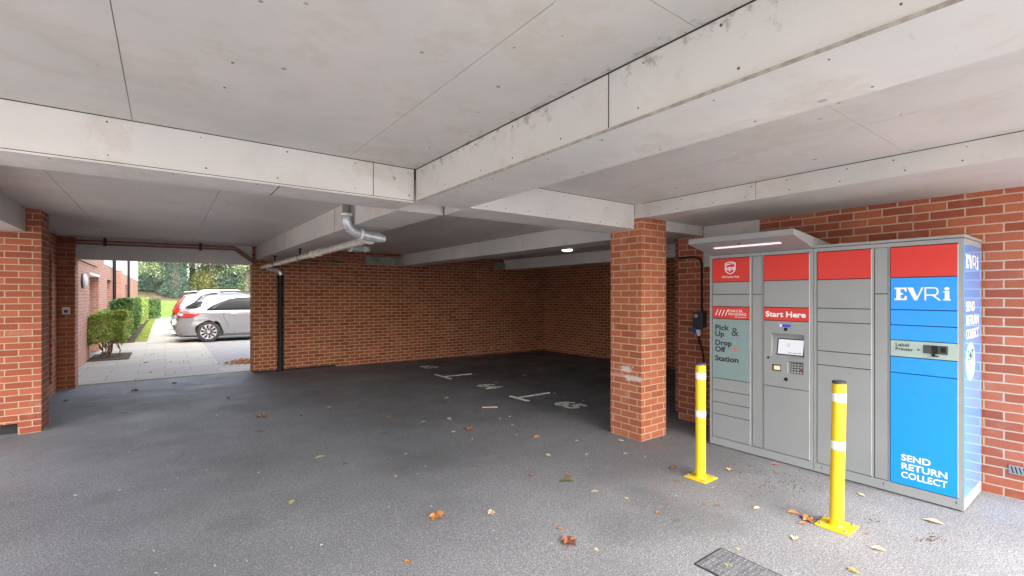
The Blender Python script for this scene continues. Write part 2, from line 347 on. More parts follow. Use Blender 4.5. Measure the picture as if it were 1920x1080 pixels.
# ---------------------------------------------------------------- mesh builder
class MB:
    def __init__(s): s.v = []; s.f = []; s.m = []; s.uv = []
    def face(s, pts, m=0, uv=None):
        i = len(s.v); s.v += [tuple(p) for p in pts]; s.f.append(tuple(range(i, i + len(pts)))); s.m.append(m)
    def box(s, x0, x1, y0, y1, z0, z1, m=0):
        p = [(x0, y0, z0), (x1, y0, z0), (x1, y1, z0), (x0, y1, z0), (x0, y0, z1), (x1, y0, z1), (x1, y1, z1), (x0, y1, z1)]
        i = len(s.v); s.v += p
        for q in ((0, 3, 2, 1), (4, 5, 6, 7), (0, 1, 5, 4), (1, 2, 6, 5), (2, 3, 7, 6), (3, 0, 4, 7)):
            s.f.append(tuple(i + k for k in q)); s.m.append(m)
        return s
    def hexa(s, p, m=0):
        i = len(s.v); s.v += [tuple(q) for q in p]
        for q in ((0, 3, 2, 1), (4, 5, 6, 7), (0, 1, 5, 4), (1, 2, 6, 5), (2, 3, 7, 6), (3, 0, 4, 7)):
            s.f.append(tuple(i + k for k in q)); s.m.append(m)
        return s
    def prism(s, poly, o, ax, ay, ext, m=0):
        """2-D outline poly laid at o with axes ax, ay and extruded by vector ext"""
        o, ax, ay, ext = Vector(o), Vector(ax), Vector(ay), Vector(ext)
        n = len(poly); i = len(s.v)
        for k in (0, 1):
            for (x, y) in poly: s.v.append(tuple(o + ax * x + ay * y + ext * k))
        flip = ax.cross(ay).dot(ext) > 0
        a = list(range(i, i + n)); b = list(range(i + n, i + 2 * n))
        s.f.append(tuple(a[::-1] if flip else a)); s.m.append(m)
        s.f.append(tuple(b if flip else b[::-1])); s.m.append(m)
        for k in range(n):
            l = (k + 1) % n
            q = (a[k], a[l], b[l], b[k])
            s.f.append(q if flip else q[::-1]); s.m.append(m)
        return s
    def cyl(s, p0, p1, r0, r1=None, n=20, m=0, cap=True):
        r1 = r0 if r1 is None else r1
        return s.tube([p0, p1], [r0, r1], n, m, cap)
    def tube(s, path, r, n=14, m=0, cap=True):
        path = [Vector(p) for p in path]
        if not isinstance(r, (list, tuple)): r = [r] * len(path)
        rings = []; up = None
        for k, p in enumerate(path):
            t = (path[min(k + 1, len(path) - 1)] - path[max(k - 1, 0)])
            if t.length < 1e-9: t = Vector((0, 0, 1))
            t.normalize()
            if up is None: up = Vector((0, 0, 1)) if abs(t.z) < 0.9 else Vector((1, 0, 0))
            u = (up - t * up.dot(t)).normalized(); w_ = t.cross(u); up = u
            i = len(s.v)
            for j in range(n):
                a = 2 * math.pi * j / n
                s.v.append(tuple(p + u * (r[k] * math.cos(a)) + w_ * (r[k] * math.sin(a))))
            rings.append(i)
        for k in range(len(path) - 1):
            for j in range(n):
                l = (j + 1) % n
                s.f.append((rings[k] + j, rings[k] + l, rings[k + 1] + l, rings[k + 1] + j)); s.m.append(m)
        if cap:
            s.f.append(tuple(rings[0] + j for j in range(n))[::-1]); s.m.append(m)
            s.f.append(tuple(rings[-1] + j for j in range(n))); s.m.append(m)
        return s
    def lathe(s, o, ax, prof, n=28, m=0):
        """prof: list of (radius, height along ax)"""
        ax = Vector(ax).normalized(); o = Vector(o)
        u = Vector((0, 0, 1)) if abs(ax.z) < 0.9 else Vector((1, 0, 0))
        u = (u - ax * u.dot(ax)).normalized(); w_ = ax.cross(u)
        rows = []
        for (r, h) in prof:
            i = len(s.v)
            for j in range(n):
                a = 2 * math.pi * j / n
                s.v.append(tuple(o + ax * h + u * (max(r, 1e-5) * math.cos(a)) + w_ * (max(r, 1e-5) * math.sin(a))))
            rows.append(i)
        for k in range(len(rows) - 1):
            for j in range(n):
                l = (j + 1) % n
                s.f.append((rows[k] + j, rows[k] + l, rows[k + 1] + l, rows[k + 1] + j)); s.m.append(m)
        return s
    def build(s, name, mats, parent=None, smooth=False, bevel=0.0, origin=None, uv=True, weld=False):
        if not isinstance(mats, (list, tuple)): mats = [mats]
        if origin is None:
            if parent is not None: origin = world_loc(parent)
            else:
                xs = [v[0] for v in s.v]; ys = [v[1] for v in s.v]; zs = [v[2] for v in s.v]
                origin = ((min(xs) + max(xs)) / 2, (min(ys) + max(ys)) / 2, min(zs))
        O = Vector(origin)
        me = bpy.data.meshes.new(name)
        me.from_pydata([tuple(Vector(v) - O) for v in s.v], [], s.f)
        for m in mats: me.materials.append(m)
        if len(mats) > 1: me.polygons.foreach_set('material_index', s.m)
        if uv:
            lay = me.uv_layers.new(name='UVMap'); me.update()
            for p in me.polygons:
                nx, ny, nz = map(abs, p.normal)
                for li in p.loop_indices:
                    v = me.vertices[me.loops[li].vertex_index].co + O
                    if nz > max(nx, ny): q = (v.x, v.y)
                    elif nx > ny: q = (v.y, v.z)
                    else: q = (v.x, v.z)
                    lay.data[li].uv = q
        if weld:
            bm = bmesh.new(); bm.from_mesh(me); bmesh.ops.remove_doubles(bm, verts=bm.verts, dist=1e-4); bm.to_mesh(me); bm.free()
        if smooth:
            me.polygons.foreach_set('use_smooth', [True] * len(me.polygons))
            try: me.set_sharp_from_angle(angle=R(38))
            except Exception: pass
        o = bpy.data.objects.new(name, me); C.objects.link(o)
        if parent is not None:
            o.parent = parent; o.location = O - Vector(world_loc(parent))
        else: o.location = O
        if bevel:
            b = o.modifiers.new('bevel', 'BEVEL'); b.width = bevel; b.segments = 2; b.limit_method = 'ANGLE'
        return o
def world_loc(o):
    v = Vector(o.location); p = o.parent
    while p is not None: v = v + Vector(p.location); p = p.parent
    return v
def tag(o, label=None, cat=None, group=None, kind=None):
    if label: o['label'] = label
    if cat: o['category'] = cat
    if group: o['group'] = group
    if kind: o['kind'] = kind
    return o
def thing(name, loc, label, cat, group=None):
    o = bpy.data.objects.new(name, None); o.empty_display_size = 0.2; C.objects.link(o); o.location = loc
    return tag(o, label, cat, group)
def copy_tree(o, parent=None):
    c = o.copy(); C.objects.link(c)
    if parent is not None: c.parent = parent
    for ch in list(o.children): copy_tree(ch, c)
    return c

def text(name, s, o, ax, ay, h, mat, parent, align='LEFT', bold=0.0, stretch=1.0, ext=0.0012, space=1.0, line=1.0, width=None):
    """flat lettering standing ext proud of the surface at o (o = left end of the baseline)"""
    cu = bpy.data.curves.new(name, 'FONT'); cu.body = s; cu.align_x = align; cu.size = 1.0; cu.offset = bold
    cu.space_character = space; cu.space_line = line; cu.resolution_u = 3
    t = bpy.data.objects.new('tmp', cu); C.objects.link(t)
    bpy.context.view_layer.update()
    me = bpy.data.meshes.new_from_object(t.evaluated_get(bpy.context.evaluated_depsgraph_get()))
    bpy.data.objects.remove(t)
    ax, ay, o = Vector(ax), Vector(ay), Vector(o); n = ax.cross(ay)
    P = world_loc(parent) if parent is not None else o
    k = h / 0.70
    if width:
        mx = [v.co.x for v in me.vertices]; stretch = width / ((max(mx) - min(mx)) * k)
    for v in me.vertices:
        v.co = (o + ax * (v.co.x * k * stretch) + ay * (v.co.y * k) + n * ext) - P
    me.materials.clear(); me.materials.append(mat); me.name = name
    ob = bpy.data.objects.new(name, me); C.objects.link(ob)
    if parent is not None: ob.parent = parent
    else: ob.location = P
    return ob

# ---------------------------------------------------------------- ground, paving, terrain
xs = [-300, -120, -60, -30, -15, -10] + [-8 + 0.5 * i for i in range(39)] + [13, 16, 22, 30, 60, 120, 300]
ys = [-300, -120, -60, -30, -15, -8] + [-6 + 0.5 * i for i in range(41)] + [16, 20, 26, 34, 60, 120, 300]
g = MB()
for x in xs:
    for y in ys: g.v.append((x, y, gz(x, y) if y < 11.5 else gz(x, 11.4) * max(0, 1 - (y - 11.4) / 4)))
ny = len(ys)
for i in range(len(xs) - 1):
    for j in range(ny - 1):
        g.f.append((i * ny + j, (i + 1) * ny + j, (i + 1) * ny + j + 1, i * ny + j + 1)); g.m.append(0)
tag(g.build('ground', M_asph, smooth=True, origin=(0, 0, 0)), kind='structure')

p = MB().box(-1.55, 1.46, 11.17, 12.3, -0.05, 0.018).box(-1.55, 1.0, 12.304, 41.0, -0.05, 0.018).box(1.464, 9.0, 11.27, 12.3, -0.05, 0.014)
tag(p.build('pavement', M_slab), kind='structure')
p = MB().box(-20, 20, -20, -1.1, -0.05, 0.012).box(-20, -3.6, -1.096, 11.0, -0.05, 0.012)
tag(p.build('bounce_ground', M_bounce), kind='structure')  # added out-of-view pale ground, bounces light onto the ceiling
p = MB().box(1.004, 26, 12.304, 41, -0.05, 0.008)
tag(p.build('parking_road', flat('pale car park tarmac', (0.27, 0.265, 0.255), 0.8, var=0.15, nscale=5)), kind='structure')  # one even pale tone for the outdoor tarmac
p = MB().box(-1.5, -0.72, 14.9, 16.5, 0.0, 0.035)
tag(p.build('soil_bed', M_soil), kind='structure')
p = MB().box(-1.5, -0.82, 20.0, 37.5, 0.0, 0.04)
tag(p.build('soil_bed', M_soil), kind='structure')
p = MB().box(-0.818, -0.50, 20.3, 40.9, 0.0, 0.045)
tag(p.build('verge', M_verge), kind='structure')
# rising lawn and leafy bank beyond
def strip(name, mat, prof, x0, x1, nx=40, amp=0.05):
    b = MB()
    for i in range(nx + 1):
        x = x0 + (x1 - x0) * i / nx
        for (y, z) in prof: b.v.append((x, y, z + random.uniform(-amp, amp) * (z > 0.1)))
    n = len(prof)
    for i in range(nx):
        for j in range(n - 1):
            b.f.append((i * n + j, (i + 1) * n + j, (i + 1) * n + j + 1, i * n + j + 1)); b.m.append(0)
    return tag(b.build(name, mat, smooth=True), kind='structure')
strip('lawn', M_lawn, [(41.0, 0.02), (42.5, 0.25), (44.0, 0.60), (46.0, 1.05), (46.6, 1.15)], -22, 34, 60, 0.02)
strip('bank', M_litter, [(46.3, 1.12), (48, 1.6), (50, 2.2), (53, 2.7), (60, 3.0), (90, 3.2)], -60, 90, 80, 0.10)

# ---------------------------------------------------------------- covered parking: walls
CEIL = 2.60; YB = 10.93
# right wall (lockers stand against it)
t = thing('brick_wall', (5.53, 0, 0), 'long red brick wall right behind the grey and blue parcel lockers', 'wall')
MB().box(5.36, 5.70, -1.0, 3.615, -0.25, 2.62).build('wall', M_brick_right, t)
MB().box(5.347, 5.362, 2.576, 3.25, 1.95, 2.443).build('cover_panel', M_board, t)
v = MB().box(5.352, 5.365, 0.42, 0.645, 0.196, 0.262).build('air_brick', M_steel, t)
vb = MB()
for k in range(9): vb.hexa([(5.350, 0.44 + k * .022, .204), (5.3535, .44 + k * .022, .204), (5.3535, .448 + k * .022, .204), (5.350, .448 + k * .022, .204), (5.350, 0.452 + k * .022, .254), (5.3535, .452 + k * .022, .254), (5.3535, .460 + k * .022, .254), (5.350, .460 + k * .022, .254)])
vb.build('slot', M_dark, v)
# back wall
t = thing('brick_wall', (5.4, YB, 0), 'dim red brick back wall of the parking bays beside the exit', 'wall')
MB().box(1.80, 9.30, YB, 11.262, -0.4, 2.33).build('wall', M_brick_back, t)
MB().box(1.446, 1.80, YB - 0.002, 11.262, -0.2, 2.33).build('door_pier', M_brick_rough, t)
MB().box(1.45, 9.30, YB + 0.11, 11.262, 2.33, 2.63).build('upper_wall', M_brick, t)
MB().box(3.80, 4.72, YB + 0.012, YB + 0.11, 2.331, 2.52).build('padstone', M_pad, t)
MB().box(7.55, 7.83, YB + 0.012, YB + 0.11, 2.331, 2.52).build('padstone', M_pad, t)
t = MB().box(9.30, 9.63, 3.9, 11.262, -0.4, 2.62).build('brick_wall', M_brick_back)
tag(t, 'dark brick end wall across the far side of the bays', 'wall')
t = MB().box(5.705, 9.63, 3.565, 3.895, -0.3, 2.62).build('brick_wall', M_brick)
tag(t, 'unlit brick cross wall behind the lockers closing the bays', 'wall')
# pillar
t = MB().box(4.18, 4.62, 3.276, 3.716, -0.2, 2.445).build('brick_pillar', M_brick_pillar)
tag(t, 'square free standing red brick pillar smeared with white paint', 'pillar')
# left pier and side wall
t = thing('brick_pier', (-1.6, 7.95, 0), 'dark red brick pier at the left edge of the photo', 'pier')
b = MB()
b.box(-2.99, -1.165, 7.70, 8.14, 0.127, 2.33)
b.box(-1.36, -1.165, 7.70, 8.14, -0.1, 0.127)
b.box(-1.295, -1.165, 7.70, 8.14, 2.33, 2.61)
b.build('pier', M_brick, t)
MB().box(-2.99, -1.362, 7.78, 8.14, -0.1, 0.1265).build('drain_recess', M_dark, t)
t = thing('brick_wall', (-1.63, 9.5, 0), 'narrow brick side wall with a recess left of the exit', 'wall')
b = MB()
b.box(-1.80, -1.46, 8.142, 9.2, -0.2, 2.62); b.box(-1.80, -1.46, 10.45, 11.262, -0.2, 2.62)
b.box(-1.80, -1.46, 9.2, 10.45, -0.2, 0.18); b.box(-1.80, -1.46, 9.2, 10.45, 2.26, 2.62)
b.build('wall', M_brick, t)
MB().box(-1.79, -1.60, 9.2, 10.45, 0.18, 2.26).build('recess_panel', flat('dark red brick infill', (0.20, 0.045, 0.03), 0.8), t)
t = MB().box(-1.458, -1.24, YB - 0.01, 11.262, -0.2, 2.62).build('brick_pier', M_brick)
tag(t, 'brick jamb of the exit with a small white keypad', 'pier')

# ---------------------------------------------------------------- ceiling and beams
t = thing('ceiling', (2, 4, CEIL), 'off white boarded ceiling of the covered parking, spotted with dirt', 'ceiling')
MB().box(0.2, 9.7, -0.8, 11.30, CEIL + 0.012, CEIL + 0.40).box(-3.0, 0.2, -1.6, 11.30, CEIL + 0.012, CEIL + 0.40).build('slab', flat('board joint', (0.10, 0.09, 0.08), 0.9), t)
def boards(x0, x1, y0, y1, sx, sy, gap=0.0032, z0=CEIL):
    b = MB()
    cx = [x0] + [v for v in sorted(sx) if x0 + .02 < v < x1 - .02] + [x1]
    cy = [y0] + [v for v in sorted(sy) if y0 + .02 < v < y1 - .02] + [y1]
    for i in range(len(cx) - 1):
        for j in range(len(cy) - 1):
            b.box(cx[i] + gap / 2, cx[i + 1] - gap / 2, cy[j] + gap / 2, cy[j + 1] - gap / 2, z0, z0 + 0.011)
    # screw heads in rows along the joists
    for _ in range(int((x1 - x0) * (y1 - y0) * 0.9)):
        x = random.uniform(x0 + .1, x1 - .1); y = random.uniform(y0 + .1, y1 - .1)
        x = x0 + round((x - x0) / 0.4) * 0.4 + random.uniform(-.02, .02)
        if x < x0 + .03 or x > x1 - .03: continue
        r = random.uniform(.004, .008)
        b.cyl((x, y, z0 - 0.0012), (x, y, z0 + 0.004), r, n=7, m=1)
    return b
A1 = [-0.15 + 1.22 * k for k in range(-8, 10)]; B1 = [1.0, -1.4, 7.0, 9.4, 4.6]
boards(-2.98, 0.19, -1.58, -0.79, A1, B1).build('outer_soffit_boards', [M_board, M_screw], t)
boards(-2.98, 1.60, -0.78, 3.455, A1, B1).build('front_soffit_boards', [M_board, M_screw], t)
boards(-2.98, 1.60, 3.84, YB - 0.0, [0.42 + 1.2 * k for k in range(-8, 3)], [4.6, 7.0, 9.4]).build('rear_soffit_boards', [M_board, M_screw], t)
boards(2.06, 4.19, -0.78, 3.36, [3.3], [-0.2, 1.0], 0.003).build('side_soffit_boards', [M_board, M_screw], t)
boards(2.06, 9.30, 3.83, YB, [3.3, 4.5, 6.2, 7.4], [5.0, 7.4, 9.8], 0.004).build('bay_soffit_boards', [M_board, M_screw], t)

def screws(b, rows):
    """rows: (p0, p1, normal, spacing)"""
    for p0, p1, n, sp in rows:
        p0, p1, n = Vector(p0), Vector(p1), Vector(n)
        L = (p1 - p0).length; k = max(1, int(L / sp))
        for i in range(k + 1):
            q = p0.lerp(p1, (i + random.uniform(-.12, .12)) / max(k, 1))
            r = random.uniform(.003, .0062)
            b.cyl(q - n * 0.004, q + n * 0.0015, r, n=7, m=1)
def seam(b, p0, p1, n, wd=0.0025):
    p0, p1, n = Vector(p0), Vector(p1), Vector(n)
    d = (p1 - p0).normalized(); s_ = d.cross(n).normalized() * wd
    q = [p0 - s_ - n * .003, p0 + s_ - n * .003, p0 + s_ + n * .0012, p0 - s_ + n * .0012]
    r = [p1 - s_ - n * .003, p1 + s_ - n * .003, p1 + s_ + n * .0012, p1 - s_ + n * .0012]
    b.hexa(q + r, 2)
BM = [M_board_cool, M_screw, M_dark]
SO = 2.333
# main beam, near part: two side boards, a soffit board a little wider than them
t = thing('ceiling_beam', (1.83, 1.2, SO), 'long white boarded beam running across the top of the photo', 'beam')
b = MB().box(1.607, 2.046, -0.79, 3.46, SO + 0.013, 2.63)
screws(b, [((1.607, -0.4, 2.57), (1.607, 3.4, 2.57), (-1, 0, 0), .42), ((1.607, -0.4, 2.39), (1.607, 3.4, 2.39), (-1, 0, 0), .42)])
seam(b, (1.607, 1.44, SO + .02), (1.607, 1.44, 2.60), (-1, 0, 0)); seam(b, (1.607, -0.45, 2.599), (1.607, 3.46, 2.599), (-1, 0, 0), .003)
b.build('side_boards', [M_board] + BM[1:], t)
b = MB().box(1.596, 2.052, -0.79, 3.455, SO, SO + 0.012)
screws(b, [((1.66, -0.4, SO), (1.66, 3.4, SO), (0, 0, -1), .45), ((2.0, -0.4, SO), (2.0, 3.4, SO), (0, 0, -1), .45)])
b.build('soffit_board', BM, t)
MB().box(1.590, 1.5955, -0.78, 3.45, SO - 0.001, SO + 0.0115).build('board_edge', flat('raw board edge', (.30, .27, .23), .9, var=.3, nscale=30), t)
b = MB().box(1.609, 2.044, -0.78, 3.46, SO + 0.0122, SO + 0.0128, 0); b.build('shadow_gap', M_dark, t)
# main beam, far part
t = thing('ceiling_beam', (1.75, 7.4, SO), 'white boarded beam above the exit with the grey pipe under it', 'beam')
b = MB().hexa([(1.607, 3.835, SO), (2.046, 3.835, SO), (1.95, YB, SO), (1.50, YB, SO), (1.607, 3.835, 2.63), (2.046, 3.835, 2.63), (1.95, YB, 2.63), (1.50, YB, 2.63)])
screws(b, [((1.607, 3.9, 2.57), (1.505, 10.8, 2.57), (-1, 0, 0), .5), ((1.607, 3.9, 2.37), (1.505, 10.8, 2.37), (-1, 0, 0), .5)])
for a in (5.6, 8.2): seam(b, (1.607 - (a - 3.83) * .0151, a, SO), (1.607 - (a - 3.83) * .0151, a, 2.6), (-1, 0, 0))
b.build('side_boards', [M_board] + BM[1:], t)
# cross beam 1
t = thing('ceiling_beam', (-1.3, 3.65, SO), 'white boarded cross beam from the left edge to the long beam', 'beam')
b = MB().box(-2.99, 1.594, 3.46, 3.83, SO + 0.012, 2.63)
screws(b, [((-3, 3.46, 2.57), (1.55, 3.46, 2.57), (0, -1, 0), .42), ((-3, 3.46, 2.385), (1.55, 3.46, 2.385), (0, -1, 0), .42)])
seam(b, (-3, 3.46, SO + .015), (1.59, 3.46, SO + .015), (0, -1, 0), .0018); seam(b, (1.26, 3.46, SO + .01), (1.26, 3.46, 2.6), (0, -1, 0)); seam(b, (-3, 3.46, 2.599), (1.6, 3.46, 2.599), (0, -1, 0), .0025); seam(b, (1.592, 3.46, SO), (1.592, 3.46, 2.6), (0, -1, 0), .002)
b.build('side_boards', BM, t)
b = MB().box(-2.99, 1.594, 3.452, 3.836, SO, SO + 0.0115); seam(b, (0.62, 3.46, SO), (0.62, 3.83, SO), (0, 0, -1), .003)
screws(b, [((-3, 3.5, SO), (1.5, 3.5, SO), (0, 0, -1), .5)])
b.build('soffit_board', BM, t)
# cross beam 2
t = thing('ceiling_beam', (3.1, 3.6, SO), 'bright white cross beam from the long beam to the brick pillar', 'beam')
b = MB().box(2.054, 4.178, 3.372, 3.815, SO, 2.63)
screws(b, [((2.2, 3.372, 2.57), (4.14, 3.372, 2.57), (0, -1, 0), .28), ((2.2, 3.372, 2.365), (4.14, 3.372, 2.365), (0, -1, 0), .24)])
seam(b, (2.06, 3.372, 2.599), (4.17, 3.372, 2.599), (0, -1, 0), .0025)
b.build('boards', BM, t)
b = MB().box(4.622, 5.345, 3.262, 3.70, SO, 2.63)
screws(b, [((4.7, 3.262, 2.41), (5.3, 3.262, 2.41), (0, -1, 0), .28), ((4.7, 3.262, 2.36), (5.3, 3.262, 2.36), (0, -1, 0), .2)])
t = tag(b.build('ceiling_beam', BM), 'short white beam between the pillar and the locker wall', 'beam')
# dropped soffit over the lockers
t = thing('dropped_soffit', (4.78, 1.0, 2.445), 'lower boarded ceiling strip above the parcel lockers', 'ceiling')
b = MB().box(4.194, 5.358, -0.79, 3.26, 2.445, 2.63).box(4.186, 4.62, 3.26, 3.371, 2.4475, 2.63)
screws(b, [((4.194, -0.4, 2.565), (4.194, 3.2, 2.565), (-1, 0, 0), .33), ((4.194, -0.4, 2.48), (4.194, 3.2, 2.48), (-1, 0, 0), .33)])
seam(b, (4.194, -0.4, 2.599), (4.194, 3.26, 2.599), (-1, 0, 0), .003); seam(b, (4.194, 2.05, 2.446), (4.194, 2.05, 2.6), (-1, 0, 0), .0015)
b.build('boards', [M_board] + BM[1:], t)
# beams over the bays
for (x0, x1, lab) in ((4.74, 5.18, 'dull white beam over the bays nearest the brick pillar'), (7.86, 8.30, 'dull white beam deepest in the parking bays')):
    b = MB().box(x0, x1, 3.9, YB + 0.1, SO, 2.63)
    screws(b, [((x0, 4, 2.38), (x0, 10.8, 2.38), (-1, 0, 0), .5)])
    seam(b, (x0, 4, 2.599), (x0, YB, 2.599), (-1, 0, 0), .003)
    tag(b.build('ceiling_beam', BM), lab, 'beam')
b = MB().box(-1.74, -1.297, 3.84, 7.698, SO, 2.63)
screws(b, [((-1.297, 4, 2.38), (-1.297, 7.6, 2.38), (1, 0, 0), .4)])
tag(b.build('ceiling_beam', BM), 'white beam end resting on the left brick pier', 'beam')
# lintel board over the exit
t = MB().box(-1.24, 1.446, YB + 0.06, YB + 0.20, 2.225, 2.63).build('lintel', M_board)
tag(t, 'plain off white lintel board over the exit', 'lintel')
t = MB().box(-1.24, 1.446, YB + 0.21, 11.26, 2.24, 2.63).build('lintel', M_brick_out)
tag(t, 'outer brick lintel above the exit, behind the board', 'lintel')
# unseen storey added over the parking to block sun and sky
t = MB().box(-3.0, 9.7, -0.8, 11.3, CEIL + 0.41, 6.3).build('sky_block_storey', M_brick_out)
tag(t, 'unseen brick storey added on the covered parking to block the sky', 'building')

# ---------------------------------------------------------------- pipes
t = thing('waste_pipe', (1.55, 4.95, 2.2), 'grey plastic waste pipe with elbows hung under the beam', 'pipe')
r = 0.043
MB().cyl((1.52, 4.95, 2.62), (1.52, 4.95, 2.42), r, n=18).build('riser', flat('grimy pipe', (0.16, 0.15, 0.135), 0.6), t, smooth=True)
pth = [(1.52, 4.95, 2.44), (1.52, 4.95, 2.385), (1.53, 4.955, 2.335), (1.57, 4.97, 2.29), (1.625, 4.98, 2.262), (1.69, 4.99, 2.25)]
e = MB().tube(pth, 0.050, 18).build('elbow', M_pipe, t, smooth=True)
MB().lathe((1.52, 4.95, 2.425), (0, 0, 1), [(.050, 0), (.058, .002), (.058, .022), (.050, .024)], 20).build('collar', M_whitepl, e, smooth=True)
MB().lathe((1.672, 4.988, 2.252), (1, 0.05, -0.1), [(.051, 0), (.060, .002), (.060, .022), (.051, .024)], 20).build('collar', M_whitepl, e, smooth=True)
MB().tube([(1.69, 4.99, 2.25), (1.90, 5.0, 2.225)], 0.055, 18).build('tee', M_pipe, t, smooth=True)
c_ = MB().tube([(1.90, 5.0, 2.225), (1.945, 5.002, 2.22)], 0.045, 18).build('access_cap', M_pipe, t, smooth=True)
MB().lathe((1.83, 5.12, 2.222), (0, 1, 0), [(.045, 0), (.058, .002), (.058, .02), (.045, .022)], 18).build('collar', M_whitepl, t, smooth=True)
p0, p1 = Vector((1.82, 5.03, 2.215)), Vector((1.60, 10.80, 2.17))
MB().tube([p0, p1], r, 18).build('long_pipe', M_pipe_w, t, smooth=True)
b = MB()
for f in (0.33, 0.385):
    q = p0.lerp(p1, f); d = (p1 - p0).normalized()
    MB().lathe(q, d, [(.044, 0), (.054, .002), (.054, .018), (.044, .02)], 18).build('coupling', M_whitepl, t, smooth=True)
b = MB()
for f in (0.50, 0.80):
    q = p0.lerp(p1, f); b = MB()
    b.lathe(q, p1 - p0, [(.044, 0), (.050, .001), (.050, .025), (.044, .026)], 18)
    b.cyl((q.x, q.y + .012, q.z + .045), (q.x, q.y + .012, SO + .01), .012, n=10)
    b.cyl((q.x, q.y + .012, SO - .015), (q.x, q.y + .012, SO + .002), .035, n=12)
    b.build('hanger', M_blk, t, smooth=True)
t = thing('branch_pipe', (2.1, 6.4, 2.3), 'short grey pipe stub behind the waste pipe elbow', 'pipe')
MB().tube([(1.93, 6.2, 2.222), (2.22, 6.3, 2.222)], 0.045, 16).build('stub', M_pipe, t, smooth=True)
MB().tube([(2.09, 6.255, 2.222), (2.09, 6.255, 2.61)], 0.03, 12).build('riser', M_pipe, t, smooth=True)
MB().lathe((1.935, 6.202, 2.222), (1, .3, 0), [(.046, 0), (.055, .002), (.055, .02), (.046, .022)], 16).build('collar', M_whitepl, t, smooth=True)
t = thing('downpipe', (1.97, 10.83, 0), 'black downpipe on the back wall beside the exit', 'pipe')
MB().tube([(1.955, 10.86, -0.01), (1.955, 10.86, 2.02)], 0.055, 18).build('pipe', M_blk, t, smooth=True)
MB().tube([(1.955, 10.86, 2.0), (1.955, 10.86, 2.06), (1.93, 10.86, 2.10), (1.86, 10.845, 2.125), (1.70, 10.80, 2.15)], 0.05, 16).build('top_elbow', M_pipe_w, t, smooth=True)
b = MB()
for z in (0.12, 0.9, 1.95): MB().lathe((1.955, 10.86, z), (0, 0, 1), [(.056, 0), (.068, .003), (.068, .05), (.056, .053)], 18).build('socket', M_blk, t, smooth=True)
MB().box(1.46, 3.1, YB - 0.03, YB - 0.003, -0.05, 0.028).build('tar_strip', M_blk, t)
t = thing('conduit', (0, 10.86, 2.5), 'pair of thin brown pipes clipped along the exit lintel', 'pipe')
for dz, dy in ((0, 0), (-0.05, 0.012)):
    MB().tube([(-1.45, 10.88 + dy, 2.535 + dz), (1.10, 10.88 + dy, 2.56 + dz), (1.14, 10.88 + dy, 2.55 + dz), (1.44, 10.88 + dy, 2.32 + dz), (1.50, 10.90 + dy, 2.29 + dz)], 0.018, 10).build('pipe', M_brownp, t, smooth=True)
b = MB()
for x in (-0.85, 0.55): MB().box(x - .02, x + .02, 10.855, 10.915, 2.46, 2.60).build('clip', M_blk, t)

# ---------------------------------------------------------------- ceiling lamp in the bays
t = thing('ceiling_light', (6.95, 7.4, CEIL), 'round lit ceiling lamp over the dark parking bays', 'lamp')
MB().lathe((6.95, 7.4, CEIL), (0, 0, -1), [(0.0, 0.0), (.125, 0.0), (.125, .02), (.115, .024)], 28).build('base', M_whitepl, t, smooth=True)
MB().lathe((6.95, 7.4, CEIL), (0, 0, -1), [(.115, .023), (.11, .04), (.08, .055), (0, .062)], 28).build('diffuser', M_lamp, t, smooth=True)

# ---------------------------------------------------------------- isolator box, plug and cables on the wall
t = thing('isolator_box', (5.30, 3.28, 1.3), 'dark grey switch box with a blue plug on the brick wall', 'switch box')
MB().box(5.255, 5.359, 3.215, 3.345, 1.20, 1.395).build('box', M_grey_pl, t, bevel=0.006)
MB().lathe((5.255, 3.30, 1.345), (-1, 0, 0), [(.026, 0), (.026, .008), (.020, .012), (0, .013)], 18).build('rotary_switch', M_steel, t, smooth=True)
pl = MB().lathe((5.285, 3.31, 1.17), (-0.7, 0.1, -0.25), [(0, -.03), (.036, -.03), (.036, .035), (.030, .04), (0, .041)], 20).build('plug', M_cobalt, t, smooth=True)
MB().tube([(5.27, 3.27, 1.17), (5.262, 3.262, 1.12), (5.26, 3.26, 1.10)], [.03, .024, .016], 14).build('plug_grip', M_whitepl, pl, smooth=True)
t = tag(MB().tube([(5.262, 3.262, 1.11), (5.25, 3.25, 1.04), (5.245, 3.215, 0.96), (5.245, 3.19, 0.86), (5.25, 3.185, 0.6), (5.26, 3.19, 0.2), (5.25, 3.17, 0.02)], 0.011, 10).build('cable', M_blk, smooth=True), 'black cable hanging from the blue plug behind the bollard', 'cable')
t = tag(MB().tube([(5.34, 3.61, 2.08), (5.345, 3.42, 2.08), (5.345, 3.35, 2.075), (5.345, 3.30, 2.05), (5.345, 3.275, 2.0), (5.34, 3.27, 1.8), (5.335, 3.265, 1.39)], 0.012, 10).build('conduit', M_blk, smooth=True), 'black conduit bending down the wall to the switch box', 'conduit')

# ---------------------------------------------------------------- keypad and little boxes at the exit
t = thing('keypad', (-1.345, 10.90, 1.33), 'small white keypad box on the exit brick jamb', 'keypad')
MB().box(-1.40, -1.30, 10.885, 10.919, 1.275, 1.395).build('case', M_whitepl, t, bevel=0.008)
MB().box(-1.375, -1.325, 10.880, 10.886, 1.30, 1.35).build('buttons', M_grey_pl, t)

